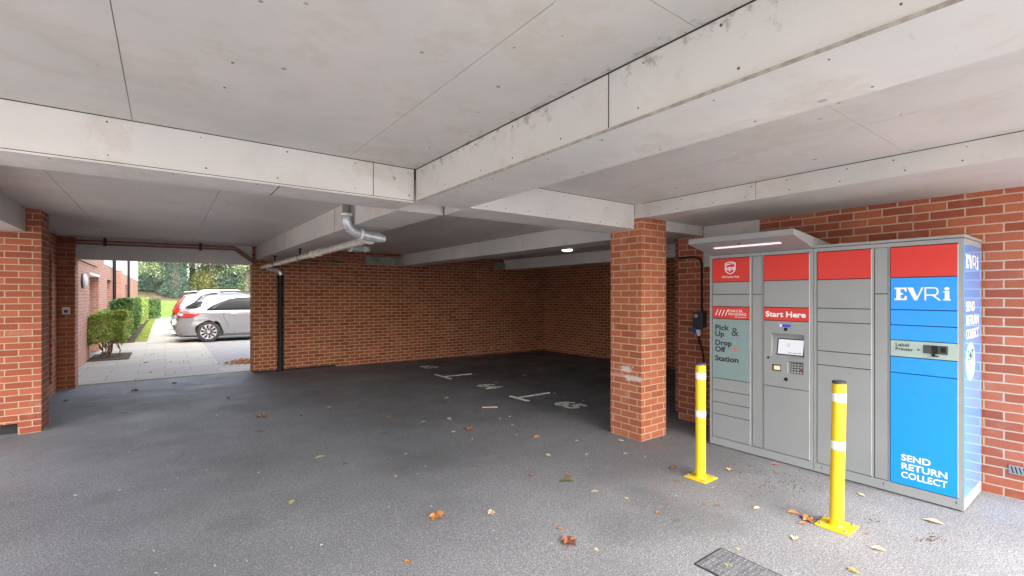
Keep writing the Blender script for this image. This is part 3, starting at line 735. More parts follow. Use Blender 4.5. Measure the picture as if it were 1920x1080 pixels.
# ---------------------------------------------------------------- parcel lockers
FB, BK = 4.725, 5.335
LA0, LA1, LM = 0.797, 2.799, 1.791        # near end, far end, joint of the two cabinets
L = thing('parcel_locker', (5.03, 1.8, 0), 'bank of grey parcel lockers with red panels and a blue end column', 'parcel locker')
def holed(b, x0, x1, a0, a1, z0, z1, hole):
    if hole is None: b.box(x0, x1, a0, a1, z0, z1); return
    h0, h1, k0, k1 = hole
    b.box(x0, x1, a0, a1, z0, k0); b.box(x0, x1, a0, a1, k1, z1); b.box(x0, x1, a0, h0, k0, k1); b.box(x0, x1, h1, a1, k0, k1)
HOLE = (1.850, 2.190, 0.845, 1.245)
def cabinet(a0, a1, name, hole=None):
    b = MB().box(FB + 0.09, BK, a0, a1, 0.010, 2.022); holed(b, FB + 0.012, FB + 0.09, a0, a1, 0.010, 2.022, hole)
    return b.build(name, M_lock, L)
cabinet(LM + 0.002, LA1, 'cabinet', HOLE); cabinet(LA0, LM - 0.002, 'cabinet')
b = MB().box(FB - 0.004, BK + 0.003, LA0 - 0.004, LA1 + 0.004, 2.027, 2.048); b.build('top_cover', M_lock, L, bevel=0.003)
b = MB().box(FB + 0.006, FB + 0.0122, LA0, LA1, 2.0215, 2.027, 0); b.build('top_seam', M_dark, L)
b = MB()
for a in (LA0 + .08, LM - .1, LM + .1, LA1 - .08): 
    for x in (FB + .08, BK - .08): MB().cyl((x, a, -0.01), (x, a, 0.0105), .03, n=14).build('foot', M_blk, L, smooth=True)
MB().box(FB + 0.06, BK - 0.03, LA0 + 0.02, LA1 - 0.02, 0.003, 0.0098).build('plinth', M_dark, L)
# frame faces (rails) around the doors
fr = MB()
Z0, Z1 = 0.087, 1.990
COLS = [('d', 2.366, 2.768), ('s', 2.251, 2.343), ('d', 1.827, 2.232), ('d', 1.360, 1.763), ('s', 1.250, 1.337), ('d', 0.830, 1.233)]
fr.box(FB, FB + 0.0115, LM + .002, LA1, 0.010, Z0); fr.box(FB, FB + 0.0115, LA0, LM - .002, 0.010, Z0)
fr.box(FB, FB + 0.0115, LM + .002, LA1, Z1, 2.0215); fr.box(FB, FB + 0.0115, LA0, LM - .002, Z1, 2.0215)
edges = [LA1, 2.772, 2.362, 2.347, 2.247, 2.236, 1.823, LM + .002]
for k in range(0, 8, 2): fr.box(FB, FB + 0.0115, edges[k + 1], edges[k], Z0, Z1)
edges = [LM - .002, 1.767, 1.356, 1.341, 1.246, 1.237, 0.826, LA0]
for k in range(0, 8, 2): fr.box(FB, FB + 0.0115, edges[k + 1], edges[k], Z0, Z1)
fr.build('frame', M_lock, L)
b = MB(); holed(b, FB + 0.0116, FB + 0.0119, LA0 + .01, LA1 - .01, Z0, Z1, HOLE); b.build('gap_backing', M_dark, L)
def door(a0, a1, z0, z1, mat, bv=0.002, lip=True, name='locker_door'):
    b = MB().box(FB - 0.003, FB + 0.0113, a0 + 0.0015, a1 - 0.0015, z0 + 0.003, z1 - 0.003)
    d = b.build(name, mat, L, bevel=bv)
    return d
X = (0, -1, 0); Zv = (0, 0, 1)            # writing on the front reads towards -a
FX = FB - 0.003
def ftext(s, a, z, h, mat, par, **k): return text('lettering', s, (FX, a, z), X, Zv, h, mat, par, **k)
for a in (2.366, 1.827, 1.360, 0.830):
    MB().box(FB - .0034, FB + .011, a - .0028, a + .0012, 0.095, 1.982).build('edge_highlight', flat('painted edge highlight', (.55, .56, .56), .4), L)  # pale strip paints the lit door edge as a highlight
# column 1
z = [0.09, 0.339, 0.465, 0.592, 0.7195]
for k in range(4): door(2.366, 2.768, z[k], z[k + 1], M_lock2)
dp = door(2.366, 2.768, 0.7195, 1.352, M_teal); tag(dp, 'pale teal door lettered Pick Up & Drop Off Station')
dr = door(2.366, 2.768, 1.352, 1.480, M_red); tag(dr, 'narrow red door with white slashes and lettering')
door(2.366, 2.768, 1.480, 1.608, M_lock2); door(2.366, 2.768, 1.608, 1.737, M_lock2)
ds = door(2.366, 2.768, 1.737, 1.986, M_red); tag(ds, 'red top door with a white shield emblem')
for s_, zz, wd in (('Pick', 1.232, .155), ('Up', 1.166, .10), ('Drop', 1.072, .18), ('Off', 1.002, .115), ('Station', 0.906, .255)):
    ftext(s_, 2.738, zz, 0.054, M_black, dp, bold=0.03, width=wd)
ftext('&', 2.560, 1.178, 0.088, M_black, dp, bold=0.0, width=.075)
MB().prism([(0, 0), (.02, .0275), (0, .055), (.062, .0275)], (FX - .0012, 2.545, 1.006), X, Zv, (.001, 0, 0)).build('arrow', M_coral, dp)
for k in range(4): MB().prism([(0, 0), (.008, 0), (.034, .062), (.026, .062)], (FX - .0012, 2.735 - k * .036, 1.385), X, Zv, (.001, 0, 0)).build('slash', M_white, dr)
ftext('PARCEL', 2.592, 1.424, 0.026, M_white, dr, bold=0.0, width=.155, space=1.05)
ftext('PENDING', 2.592, 1.390, 0.026, M_white, dr, bold=0.0, width=.186, space=1.05)
ftext('by Quadient', 2.520, 1.368, 0.013, M_white, dr, width=.115)
# shield
sh = [(0, .118), (.03, .130), (.057, .133), (.084, .130), (.114, .118), (.114, .05), (.105, .03), (.085, .014), (.057, 0), (.029, .014), (.009, .03), (0, .05)]
MB().prism(sh, (FX - .0012, 2.628, 1.815), X, Zv, (.001, 0, 0)).build('shield', M_white, ds)
ins = [(.057 + (x - .057) * .84, .066 + (y - .066) * .88) for x, y in sh]
MB().prism(ins, (FX - .0022, 2.628, 1.815), X, Zv, (.0008, 0, 0)).build('shield_field', M_red, ds)
MB().prism([(.012, .085), (.03, .098), (.06, .106), (.103, .106), (.103, .110), (.06, .113), (.03, .110), (.012, .100)], (FX - .0030, 2.628, 1.815), X, Zv, (.0006, 0, 0)).build('shield_swoosh', M_white, ds)
text('lettering', 'ups', (FX - .0022, 2.616, 1.862), X, Zv, 0.044, M_white, ds, bold=0.03, width=.090)
ftext('UPS Access Point', 2.662, 1.780, 0.020, M_white, ds, width=.185, bold=0.01)
# strip 1
door(2.251, 2.343, 0.09, 1.608, M_lock2, name='service_panel'); door(2.251, 2.343, 1.608, 1.988, M_lock2, name='service_panel')
# column 2
door(1.827, 2.232, 0.09, 0.7205, M_lock2)
d = door(1.827, 2.232, 1.354, 1.482, M_red); tag(d, 'red panel lettered Start Here')
ftext('Start Here', 2.214, 1.393, 0.050, M_white, d, bold=0.03, width=0.358)
door(1.827, 2.232, 1.482, 1.740, M_lock2)
tag(door(1.827, 2.232, 1.740, 1.986, M_red), 'plain red top door of the second column')
# console: a frame of flat pieces round two recesses
cz0, cz1 = 0.7235, 1.351
con = MB()
a0, a1 = 1.8285, 2.2305
def cbox(aa0, aa1, z0, z1): con.box(FX, FB + 0.0113, aa0, aa1, z0, z1)
ra0, ra1, rz0, rz1 = 1.868, 2.163, 1.010, 1.232      # screen recess
ka0, ka1, kz0, kz1 = 1.876, 2.014, 0.862, 0.978      # keypad recess
sa0, sa1, sz0, sz1 = 2.070, 2.152, 0.872, 0.935      # scanner window
cbox(a0, a1, rz1, cz1); cbox(ra1, a1, rz0, rz1); cbox(a0, ra0, rz0, rz1)
cbox(a0, a1, kz1, rz0); cbox(a0, ka0, sz1, kz1); cbox(ka1, a1, sz1, kz1)
cbox(a0, ka0, sz0, sz1); cbox(ka1, sa0, sz0, sz1); cbox(sa1, a1, sz0, sz1)
cbox(a0, ka0, kz0, sz0); cbox(ka1, a1, kz0, sz0); cbox(a0, a1, cz0, kz0)
con = con.build('console', M_lock2, L)
def tray(aa0, aa1, z0, z1, dep_top, dep_bot):
    """sloping recess tray pressed into the console"""
    b = MB(); x0 = FX + .0002
    F_ = [(x0, aa1, z0), (x0, aa0, z0), (x0, aa0, z1), (x0, aa1, z1)]
    B_ = [(x0 + dep_bot, aa1 - .004, z0 + .004), (x0 + dep_bot, aa0 + .004, z0 + .004), (x0 + dep_top, aa0 + .004, z1 - .004), (x0 + dep_top, aa1 - .004, z1 - .004)]
    for k in range(4): l = (k + 1) % 4; b.face([F_[k], F_[l], B_[l], B_[k]])
    b.face(B_)
    return b
sc_ = tray(ra0, ra1, rz0, rz1, 0.055, 0.012).build('screen_recess', M_lock, con)
def tilt(a, z, dx=0.0):      # a point on the tilted back of the screen recess
    f = (z - rz0) / (rz1 - rz0)
    return (FX + 0.012 + 0.043 * f - dx, a, z)
b = MB(); q = [(2.115, 1.030), (1.876, 1.030), (1.876, 1.186), (2.115, 1.186)]
b.hexa([tilt(a, z, 0.006) for a, z in q] + [tilt(a, z, 0.001) for a, z in q]); b.build('screen_bezel', M_blk, sc_)
b = MB(); q = [(2.106, 1.040), (1.885, 1.040), (1.885, 1.177), (2.106, 1.177)]
b.hexa([tilt(a, z, 0.0075) for a, z in q] + [tilt(a, z, 0.0062) for a, z in q]); b.build('screen', M_screen, sc_)
b = MB()
ring = []
for k in range(24):
    a = 2 * math.pi * k / 24; c0, s0 = math.cos(a), math.sin(a); a2 = 2 * math.pi * (k + 1) / 24; c1, s1 = math.cos(a2), math.sin(a2)
    b.face([tilt(2.015 + .014 * c0, 1.125 + .014 * s0, .0079), tilt(2.015 + .014 * c1, 1.125 + .014 * s1, .0079), tilt(2.015 + .010 * c1, 1.125 + .010 * s1, .0079), tilt(2.015 + .010 * c0, 1.125 + .010 * s0, .0079)])
b.build('screen_ring', M_coral, sc_)
b = MB()
for k, wd in enumerate((.016, .012, .018, .010, .020, .014)):
    aa = 2.01 - k * .020; b.face([tilt(aa, 1.052, .0079), tilt(aa - wd, 1.052, .0079), tilt(aa - wd, 1.058, .0079), tilt(aa, 1.058, .0079)])
b.build('screen_caption', M_black, sc_)
kp = tray(ka0, ka1, kz0, kz1, 0.030, 0.006).build('keypad_recess', M_lock, con)
b = MB(); b.hexa([(FX + .004, 1.990, .868), (FX + .004, 1.880, .868), (FX + .022, 1.880, .966), (FX + .022, 1.990, .966), (FX + .008, 1.990, .868), (FX + .008, 1.880, .868), (FX + .026, 1.880, .966), (FX + .026, 1.990, .966)])
b.build('keypad_plate', M_grey_pl, kp)
b = MB()
for i in range(4):
    for j in range(4):
        zc = .880 + j * .023; ac = 1.976 - i * .026; x = FX + .004 + (zc - .868) / .098 * .018 - .003
        b.box(x, x + .004, ac - .009, ac + .009, zc - .007, zc + .007, 1 if i == 3 and j == 1 else 0)
b.build('key', [M_steel, M_red], kp, bevel=0.001)
sw = tray(sa0, sa1, sz0, sz1, 0.02, 0.02).build('scanner_recess', M_grey_pl, con)
MB().box(FX + .008, FX + .012, sa0 + .012, sa1 - .012, sz0 + .010, sz1 - .014).build('scanner_glass', M_warm, sw)
for nm, a, z, rr in (('camera_lens', 2.028, 1.276, .017), ('door_lock', 2.026, .804, .017), ('sensor', 2.187, .994, .011)):
    MB().lathe((FX, a, z), (-1, 0, 0), [(rr, 0), (rr, .004), (rr * .6, .006), (0, .006)], 20).build(nm, M_blk, con, smooth=True)
MB().box(FX - .0012, FX - .0001, 1.984, 2.062, 1.298, 1.322).build('blue_sticker', flat('royal blue sticker', (.02, .05, .55), .4), con)
MB().box(FX - .0012, FX - .0001, 2.063, 2.082, 1.298, 1.322).build('white_sticker', M_white, con)
# column 3
z = [0.09, 0.977, 1.102, 1.360, 1.483, 1.738]
for k in range(5): door(1.360, 1.763, z[k], z[k + 1], M_lock2)
tag(door(1.360, 1.763, 1.738, 1.986, M_red), 'plain red top door of the third column')
door(1.250, 1.337, 0.09, 1.610, M_lock2, name='service_panel'); door(1.250, 1.337, 1.610, 1.990, M_lock2, name='service_panel')
# column 4
a0, a1 = 0.830, 1.233
d = door(a0, a1, 0.09, 0.978, M_blue); tag(d, 'large blue door lettered Send Return Collect')
for s_, zz, st in (('SEND', 0.286, .180), ('RETURN', 0.218, .272), ('COLLECT', 0.150, .275)):
    ftext(s_, 1.164, zz, 0.048, M_white, d, bold=0.022, width=st)
tag(door(a0, a1, 0.978, 1.107, M_blue), 'blue door below the label printer')
d = door(a0, a1, 1.107, 1.240, M_pale, name='printer_panel'); tag(d, 'pale mint panel with the label printer slot')
ftext('Label', 1.200, 1.192, 0.026, M_black, d, bold=0.02, width=.085)
ftext('Printer', 1.200, 1.158, 0.026, M_black, d, bold=0.02, width=.112)
MB().prism([(0, 0), (.010, .011), (0, .022), (.026, .011)], (FX - .0012, 1.068, 1.162), X, Zv, (.001, 0, 0)).build('arrow', M_black, d)
pr = MB().box(FX - .006, FX - .0002, 0.884, 1.026, 1.150, 1.215).build('printer_slot', M_grey_pl, d, bevel=.002)
b = MB(); b.box(FX - .010, FX - .006, .94, .975, 1.152, 1.213); b.box(FX - .008, FX - .006, .895, .925, 1.165, 1.205)
b.box(FX - .014, FX - .006, .955, .975, 1.130, 1.1495); b.box(FX - .014, FX - .006, .935, .9545, 1.130, 1.138)
b.build('printer_flap', M_blk, pr)
tag(door(a0, a1, 1.240, 1.360, M_blue, bv=0.0), 'blue door directly above the label printer')
tag(door(a0, a1, 1.360, 1.483, M_blue), 'blue door below the large white word')
d = door(a0, a1, 1.483, 1.740, M_blue); tag(d, 'blue door with a large white word')
tag(door(a0, a1, 1.740, 1.986, M_red), 'plain red top door of the blue column')
# E V R i cut as separate letters
E_ = [(0, 0), (.80, 0), (.80, .34), (.70, .34), (.62, .13), (.40, .13), (.40, .43), (.56, .43), (.56, .57), (.40, .57), (.40, .87), (.62, .87), (.70, .68), (.80, .68), (.80, 1), (0, 1), (0, .88), (.12, .88), (.12, .12), (0, .12)]
V_ = [(0, 1), (.44, 0), (.62, 0), (1.02, 1), (.90, 1), (.62, .26), (.36, 1)]
I_ = [(.02, 0), (.46, 0), (.46, .10), (.38, .10), (.38, .70), (.02, .70), (.02, .60), (.12, .60), (.12, .10), (.02, .10)]
def word(o, ax, ay, h, wk, par, mat):
    ax = Vector(ax) * (h * wk); ay = Vector(ay) * h
    n = Vector(ax).normalized().cross(Vector(ay).normalized()); o = Vector(o) + n * .0003
    b = MB(); ext = n * .0009
    b.prism(E_, o, ax, ay, ext); b.prism(V_, o + ax * .84, ax, ay, ext)
    r0 = o + ax * 1.92
    b.prism([(0, 0), (.10, 0), (.10, 1), (0, 1)], r0, ax, ay, ext)
    arc = []
    for k in range(13):
        t_ = math.pi / 2 - math.pi * k / 12
        arc.append((.62 + .24 * math.cos(t_), .68 + .32 * math.sin(t_), .62 + .13 * math.cos(t_), .68 + .23 * math.sin(t_)))
    b.prism([(.102, .91), (.62, .91), (.62, 1), (.102, 1)], r0, ax, ay, ext)
    b.prism([(.102, .36), (.62, .36), (.62, .45), (.102, .45)], r0, ax, ay, ext)
    for k in range(12):
        p_, q_ = arc[k], arc[k + 1]
        b.prism([(p_[2], p_[3]), (q_[2], q_[3]), (q_[0], q_[1]), (p_[0], p_[1])], r0, ax, ay, ext)
    b.prism([(.46, .359), (.86, 0), (1.02, 0), (.62, .359)], r0, ax, ay, ext)
    i0 = o + ax * 3.02
    b.prism(I_, i0, ax, ay, ext)
    b.prism([(.24 + .15 * math.cos(2 * math.pi * k / 16), .88 + .13 * math.sin(2 * math.pi * k / 16)) for k in range(16)], i0, ax, ay, ext)
    return b.build('lettering', mat, par)
word((FX, 1.205, 1.560), X, Zv, 0.100, 0.965, d, M_white)
# glossy blue end panel
sp_ = MB().box(4.728, 5.315, LA0 - 0.0022, LA0 - 0.0002, 0.105, 1.980).build('end_panel', M_blue_side, L)
AY = LA0 - 0.0022
word((4.765, AY, 1.800), (1, 0, 0), Zv, 0.105, 1.20, sp_, M_white)
for s_, zz, wd in (('SEND', 1.480, .29), ('RETURN', 1.376, .43), ('COLLECT', 1.272, .43)):
    text('lettering', s_, (4.775, AY, zz), (1, 0, 0), Zv, 0.072, M_white, sp_, bold=0.018, width=wd)
ell = MB().prism([(.15 * math.cos(2 * math.pi * k / 36), .145 * math.sin(2 * math.pi * k / 36)) for k in range(36)], (4.925, AY - .0012, 1.095), (1, 0, 0), Zv, (0, .001, 0)).build('round_sticker', M_mint, sp_)
text('lettering', '24/7', (4.835, AY - .0012, 1.110), (1, 0, 0), Zv, 0.075, M_black, sp_, bold=0.02, width=0.18)
text('lettering', 'collect and\ndrop off', (4.925, AY - .0012, 1.055), (1, 0, 0), Zv, 0.018, M_black, sp_, align='CENTER', stretch=1.1)
b = MB()
for a in (0.842, 1.282, 1.73): MB().prism([(0, 0), (.006, 0), (.004, .022), (0, .018)], (FB - .001, a, .048), X, Zv, (.0009, 0, 0)).build('drain_notch', M_dark, L)
# canopy over the first cabinet
can = [(4.33, 2.120), (4.33, 2.172), (5.12, 2.092), (5.12, 2.049), (4.745, 2.049), (4.720, 2.030)]
cp = MB().prism([(x, z) for x, z in can], (0, 1.797, 0), (1, 0, 0), Zv, (0, 1.004, 0)).build('canopy', M_lock, L, bevel=.002)
def under(x, off): return 2.120 + (x - 4.33) / (4.720 - 4.33) * (2.030 - 2.120) - off
b = MB(); b.hexa([(4.49, 1.98, under(4.49, .006)), (4.525, 1.98, under(4.525, .006)), (4.525, 2.62, under(4.525, .006)), (4.49, 2.62, under(4.49, .006)),
                  (4.49, 1.98, under(4.49, .0005)), (4.525, 1.98, under(4.525, .0005)), (4.525, 2.62, under(4.525, .0005)), (4.49, 2.62, under(4.49, .0005))])
b.build('light_strip', M_strip, cp)
MB().lathe((4.44, 2.33, under(4.44, .0)), (0, 0, -1), [(.016, 0), (.014, .006), (0, .009)], 14).build('sensor', M_blk, cp, smooth=True)

# ---------------------------------------------------------------- bollards
def bollard(x, y, label, lean, rot):
    t = thing('bollard', (x, y, 0), label, 'bollard', 'yellow bollards in front of the lockers')
    H = 1.0; lx, ly = lean
    def at(z): return Vector((x + lx * z, y + ly * z, z))
    MB().tube([at(.012), at(H)], .0425, 28).build('post', M_yellow, t, smooth=True)
    MB().lathe(at(H), (lx, ly, 1), [(.043, -.012), (.0434, .002), (.038, .008), (0, .009)], 28).build('cap', M_grey_pl, t, smooth=True)
    for zc in (.895, .565):
        bd = MB().lathe(at(zc - .029), (lx, ly, 1), [(.0427, 0), (.0437, .0005), (.0437, .0575), (.0427, .058)], 28).build('reflective_band', M_refl, t, smooth=True)
    ca, sa = math.cos(rot), math.sin(rot)
    q = [(x + ca * i - sa * j, y + sa * i + ca * j) for i, j in ((-.1, -.1), (.1, -.1), (.1, .1), (-.1, .1))]
    MB().hexa([(p_[0], p_[1], .001) for p_ in q] + [(p_[0], p_[1], .012) for p_ in q]).build('base_plate', M_yellow, t, bevel=.002)
    MB().lathe((x, y, .012), (0, 0, 1), [(.055, 0), (.048, .008), (.045, .012)], 24).build('weld', M_yellow, t, smooth=True)
    b = MB()
    for i, j in ((-.075, -.075), (.075, -.075), (.075, .075), (-.075, .075)):
        cx, cy = x + ca * i - sa * j, y + sa * i + ca * j
        b = MB().cyl((cx, cy, .012), (cx, cy, .018), .011, n=6); b.cyl((cx, cy, .0182), (cx, cy, .030), .005, n=8)
        b.build('bolt', M_steel, t)
bollard(3.77, 2.32, 'yellow bollard nearest the brick pillar, standing straight', (0.001, 0.0), 0.0)
bollard(3.735, 1.275, 'yellow bollard leaning slightly, in front of the third locker column', (0.016, -0.012), 0.02)

# ---------------------------------------------------------------- drain cover
t = thing('drain_cover', (2.68, 1.3, 0), 'dark chequered iron drain cover set in the tarmac', 'drain cover')
MB().box(2.525, 2.825, 1.0, 1.60, -0.02, 0.004).build('frame', M_iron_d, t)
MB().box(2.535, 2.815, 1.01, 1.59, 0.0, 0.006).build('plate', M_iron, t)
b = MB()
for i in range(9):
    for j in range(18):
        x = 2.552 + i * .031; y = 1.03 + j * .031; k = (i + j) % 2
        dx, dy = (.0125, .0045) if k else (.0045, .0125)
        b.hexa([(x - dx, y - dy, .005), (x + dx, y - dy, .005), (x + dx, y + dy, .005), (x - dx, y + dy, .005), (x - dx * .8, y - dy * .7, .0085), (x + dx * .8, y - dy * .7, .0085), (x + dx * .8, y + dy * .7, .0085), (x - dx * .8, y + dy * .7, .0085)])
b.build('tread', flat('polished iron', (.26, .27, .29), .4, .6, var=.2), t)

# ---------------------------------------------------------------- bay markings
def marking(boxes, label):
    b = MB()
    for (x0, x1, y0, y1) in boxes:
        z = lambda x, y: gz(x, y)
        b.hexa([(x0, y0, z(x0, y0)), (x1, y0, z(x1, y0)), (x1, y1, z(x1, y1)), (x0, y1, z(x0, y1))] + [(x0, y0, z(x0, y0) + .005), (x1, y0, z(x1, y0) + .005), (x1, y1, z(x1, y1) + .005), (x0, y1, z(x0, y1) + .005)])
    return tag(b.build('bay_marking', M_paintw), label, 'road marking')
marking([(4.42, 4.48, 8.0, 8.66), (4.481, 5.10, 8.285, 8.345)], 'worn white T mark on the tarmac, farther one towards the back wall')
marking([(4.40, 4.46, 5.58, 6.03), (4.461, 5.10, 5.835, 5.895)], 'worn white T mark on the tarmac, nearer one towards the brick pillar')
for s_, (x, y), lab in (('63', (4.66, 9.88), 'faint bay number painted on an oil stain close to the back wall'), ('64', (4.46, 7.13), 'white bay number painted between the two T marks'), ('65', (4.60, 5.22), 'white bay number painted on the tarmac nearest the brick pillar')):
    o = text('bay_number', s_, (x, y, gz(x + .1, y - .2) + .004), (0, -1, 0), (1, 0, 0), 0.31, M_paintw, None, bold=0.045, stretch=1.0, ext=0.002)
    tag(o, lab, 'road marking')

# ---------------------------------------------------------------- fallen leaves and scraps
def leaf_mesh(kind, seed):
    rnd = random.Random(seed); b = MB()
    if kind == 'maple':
        pts = []
        for k in range(20):
            a = 2 * math.pi * k / 20
            rr = (0.5 if k % 4 == 0 else 0.30 if k % 2 == 0 else 0.40) * rnd.uniform(.8, 1.1)
            pts.append((rr * math.cos(a), rr * math.sin(a) * .8))
        cz = 0.05
        n = len(pts); b.v.append((0, 0, cz))
        for k, (x, y) in enumerate(pts):
            b.v.append((x * .55, y * .55, cz + .04 * math.sin(k * 1.3 + seed)))
        for k, (x, y) in enumerate(pts): b.v.append((x, y, .03 + .20 * abs(math.sin(k * .8 + seed)) * rnd.uniform(.4, 1)))
        for k in range(n):
            l = (k + 1) % n
            b.f.append((0, 1 + k, 1 + l)); b.m.append(0)
            b.f.append((1 + k, 1 + n + k, 1 + n + l, 1 + l)); b.m.append(0)
        b.tube([(0, 0, cz), (-.3, .05, .05), (-.62, .12, .02)], .015, 5)
    elif kind == 'oval':
        n = 8
        for i in range(n + 1):
            f = i / n; x = -.5 + f; wd = .27 * math.sin(math.pi * min(max(f, .02), .98)) ** .8
            up = .16 * math.sin(f * 3 + seed)
            for y in (-wd, 0, wd): b.v.append((x, y * rnd.uniform(.85, 1.15), .03 + abs(up) * .22 + (.06 if y else 0) * abs(y) / .27))
        for i in range(n):
            for j in range(2): b.f.append((i * 3 + j, (i + 1) * 3 + j, (i + 1) * 3 + j + 1, i * 3 + j + 1)); b.m.append(0)
    elif kind == 'curl':
        n = 7
        for i in range(n + 1):
            f = i / n; x = -.5 + f; wd = .22 * math.sin(math.pi * min(max(f, .06), .94)) ** .6
            for j in range(5):
                a = R(-100 + 50 * j); b.v.append((x, wd * math.sin(a) * 1.1, .05 + wd * (1 - math.cos(a)) * .9))
        for i in range(n):
            for j in range(4): b.f.append((i * 5 + j, (i + 1) * 5 + j, (i + 1) * 5 + j + 1, i * 5 + j + 1)); b.m.append(0)
    else:        # scrap of paper or a butt
        b.hexa([(-.5, -.14, 0), (.5, -.1, 0), (.45, .14, 0), (-.48, .12, 0), (-.5, -.12, .10), (.46, -.1, .16), (.45, .12, .12), (-.45, .1, .08)])
    return b
LM_ = {}
def leaf(px, py, size, mat, kind, label=None, cat='leaf', group='small leaves scattered over the tarmac'):
    key = (kind, random.randrange(3), mat.name)
    x, y, z = gp(px, py)
    name = 'fallen_leaf' if cat == 'leaf' else 'litter_scrap'
    if key not in LM_:
        o = leaf_mesh(kind, key[1] + 1).build(name, mat, smooth=True, origin=(0, 0, 0), uv=False); LM_[key] = o.data
    else:
        o = bpy.data.objects.new(name, LM_[key]); C.objects.link(o)
    o.location = (x, y, z + .001); o.scale = (size, size, size); o.rotation_euler = (0, 0, random.uniform(0, 6.28))
    tag(o, label or SMALL[mat.name], cat, group if not label else None)
SMALL = {'orange dry leaf': 'small orange dry leaf lying on the grey tarmac', 'brown dry leaf': 'small reddish brown leaf lying on the grey tarmac',
         'yellow leaf': 'small yellow leaf lying on the grey tarmac', 'tan leaf': 'small pale tan leaf lying on the grey tarmac',
         'dark leaf': 'small dark wet leaf lying on the grey tarmac', 'white scrap': 'tiny white scrap of litter on the grey tarmac'}
O_, B_, Y_, T_, D_, W_ = M_lf_or, M_lf_br, M_lf_ye, M_lf_ta, M_lf_dk, M_lf_wh
def c1(x, y): return 500 + x / 2.4, 640 + y / 2.4
def c2(x, y): return x / 2.743, 700 + y / 2.743
def c3(x, y): return 1240 + x / 2.7, 680 + y / 2.7
def c4(x, y): return 1540 + x / 2.842, 700 + y / 2.842
big = [(c1(765, 793), .125, O_, 'maple', 'largest orange curled leaf alone on the open tarmac floor'),
       (c1(1362, 905), .12, B_, 'maple', 'russet maple leaf nearest the drain cover'),
       (c1(1012, 776), .075, T_, 'maple', 'tan crumpled leaf right of the largest orange leaf'),
       (c1(1350, 630), .10, M_tree_c, 'oval', 'flat olive leaf with a brown leaf touching it'),
       (c1(910, 397), .11, O_, 'maple', 'ochre leaf in the middle of the floor before bay 64'),
       (c3(745, 797), .10, O_, 'maple', 'orange curled leaf touching the leaning bollard base'),
       (c4(595, 793), .09, T_, 'oval', 'pale tan leaf in front of the blue locker column'),
       (c3(342, 1033), .05, Y_, 'oval', 'pale yellow leaf lying on the iron drain cover'),
       (c2(1340, 224), .13, B_, 'maple', 'dark red leaf on the floor before the exit'),
       (c2(693, 92), .14, D_, 'curl', 'black curled leaf just inside the exit'),
       (c1(242, 523), .085, Y_, 'oval', 'pale round yellow leaf alone left of the floor centre')]
for (px, py), sz, m, k, lab in big: leaf(px, py, sz * (0.8 if m is D_ else 1.25), m, k, lab)
small = [(c1, 1320, 843, .05, O_, 'oval'), (c1, 632, 995, .045, O_, 'maple'), (c1, 1484, 940, .04, T_, 'oval'), (c1, 1358, 607, .05, B_, 'curl'),
 (c1, 1197, 605, .05, B_, 'curl'), (c1, 1477, 678, .06, T_, 'oval'), (c1, 1745, 680, .035, B_, 'oval'), (c1, 1760, 770, .04, O_, 'oval'), (c1, 1620, 708, .035, Y_, 'oval'),
 (c1, 1222, 390, .08, B_, 'oval'), (c1, 1215, 433, .06, O_, 'curl'), (c1, 808, 257, .10, Y_, 'maple'), (c1, 550, 342, .09, O_, 'oval'), (c1, 706, 364, .08, T_, 'oval'),
 (c1, 1265, 516, .055, Y_, 'curl'), (c1, 1440, 510, .05, T_, 'oval'), (c1, 1616, 507, .05, Y_, 'oval'), (c1, 1703, 521, .04, T_, 'curl'), (c1, 1828, 575, .055, B_, 'curl'),
 (c1, 112, 724, .065, Y_, 'oval'), (c1, 580, 608, .045, T_, 'oval'), (c1, 903, 590, .03, B_, 'oval'), (c1, 625, 507, .045, T_, 'oval'), (c1, 820, 353, .08, T_, 'curl'),
 (c1, 1030, 188, .12, Y_, 'oval'), (c1, 1145, 310, .07, B_, 'oval'), (c1, 1293, 236, .08, T_, 'oval'), (c1, 1105, 378, .06, T_, 'oval'), (c1, 155, 338, .10, D_, 'curl'),
 (c1, 280, 298, .09, T_, 'oval'), (c1, 1050, 350, .06, T_, 'oval'), (c1, 985, 424, .05, B_, 'oval'), (c1, 938, 480, .05, B_, 'oval'), (c1, 355, 553, .08, D_, 'oval'),
 (c2, 337, 145, .14, D_, 'curl'), (c2, 897, 53, .11, D_, 'curl'), (c2, 1172, 130, .11, D_, 'curl'), (c2, 430, 60, .12, D_, 'oval'), (c2, 1500, 664, .05, Y_, 'oval'), (c2, 640, 30, .1, D_, 'oval'),
 (c3, 58, 537, .055, B_, 'curl'), (c3, 350, 545, .08, T_, 'maple'), (c3, 340, 530, .05, B_, 'oval'), (c3, 570, 518, .055, B_, 'curl'), (c3, 585, 562, .04, B_, 'oval'), (c3, 500, 620, .035, B_, 'oval'),
 (c3, 483, 740, .045, T_, 'curl'), (c3, 668, 765, .06, O_, 'curl'), (c3, 678, 892, .065, T_, 'maple'), (c3, 383, 943, .03, Y_, 'oval'), (c3, 972, 1058, .05, T_, 'oval'), (c3, 215, 720, .03, B_, 'oval'), (c3, 285, 725, .04, B_, 'oval'),
 (c3, 72, 600, .04, B_, 'oval'), (c3, 150, 570, .04, O_, 'curl'), (c3, 720, 820, .05, B_, 'curl'),
 (c4, 240, 858, .025, B_, 'curl'), (c4, 305, 943, .06, T_, 'curl'), (c4, 170, 1055, .05, Y_, 'curl'), (c4, 480, 697, .03, B_, 'oval'), (c4, 215, 650, .06, T_, 'oval')]
for f_, x, y, sz, m, k in small: leaf(*f_(x, y), sz * (0.75 if m is D_ else 1.2), m, k)
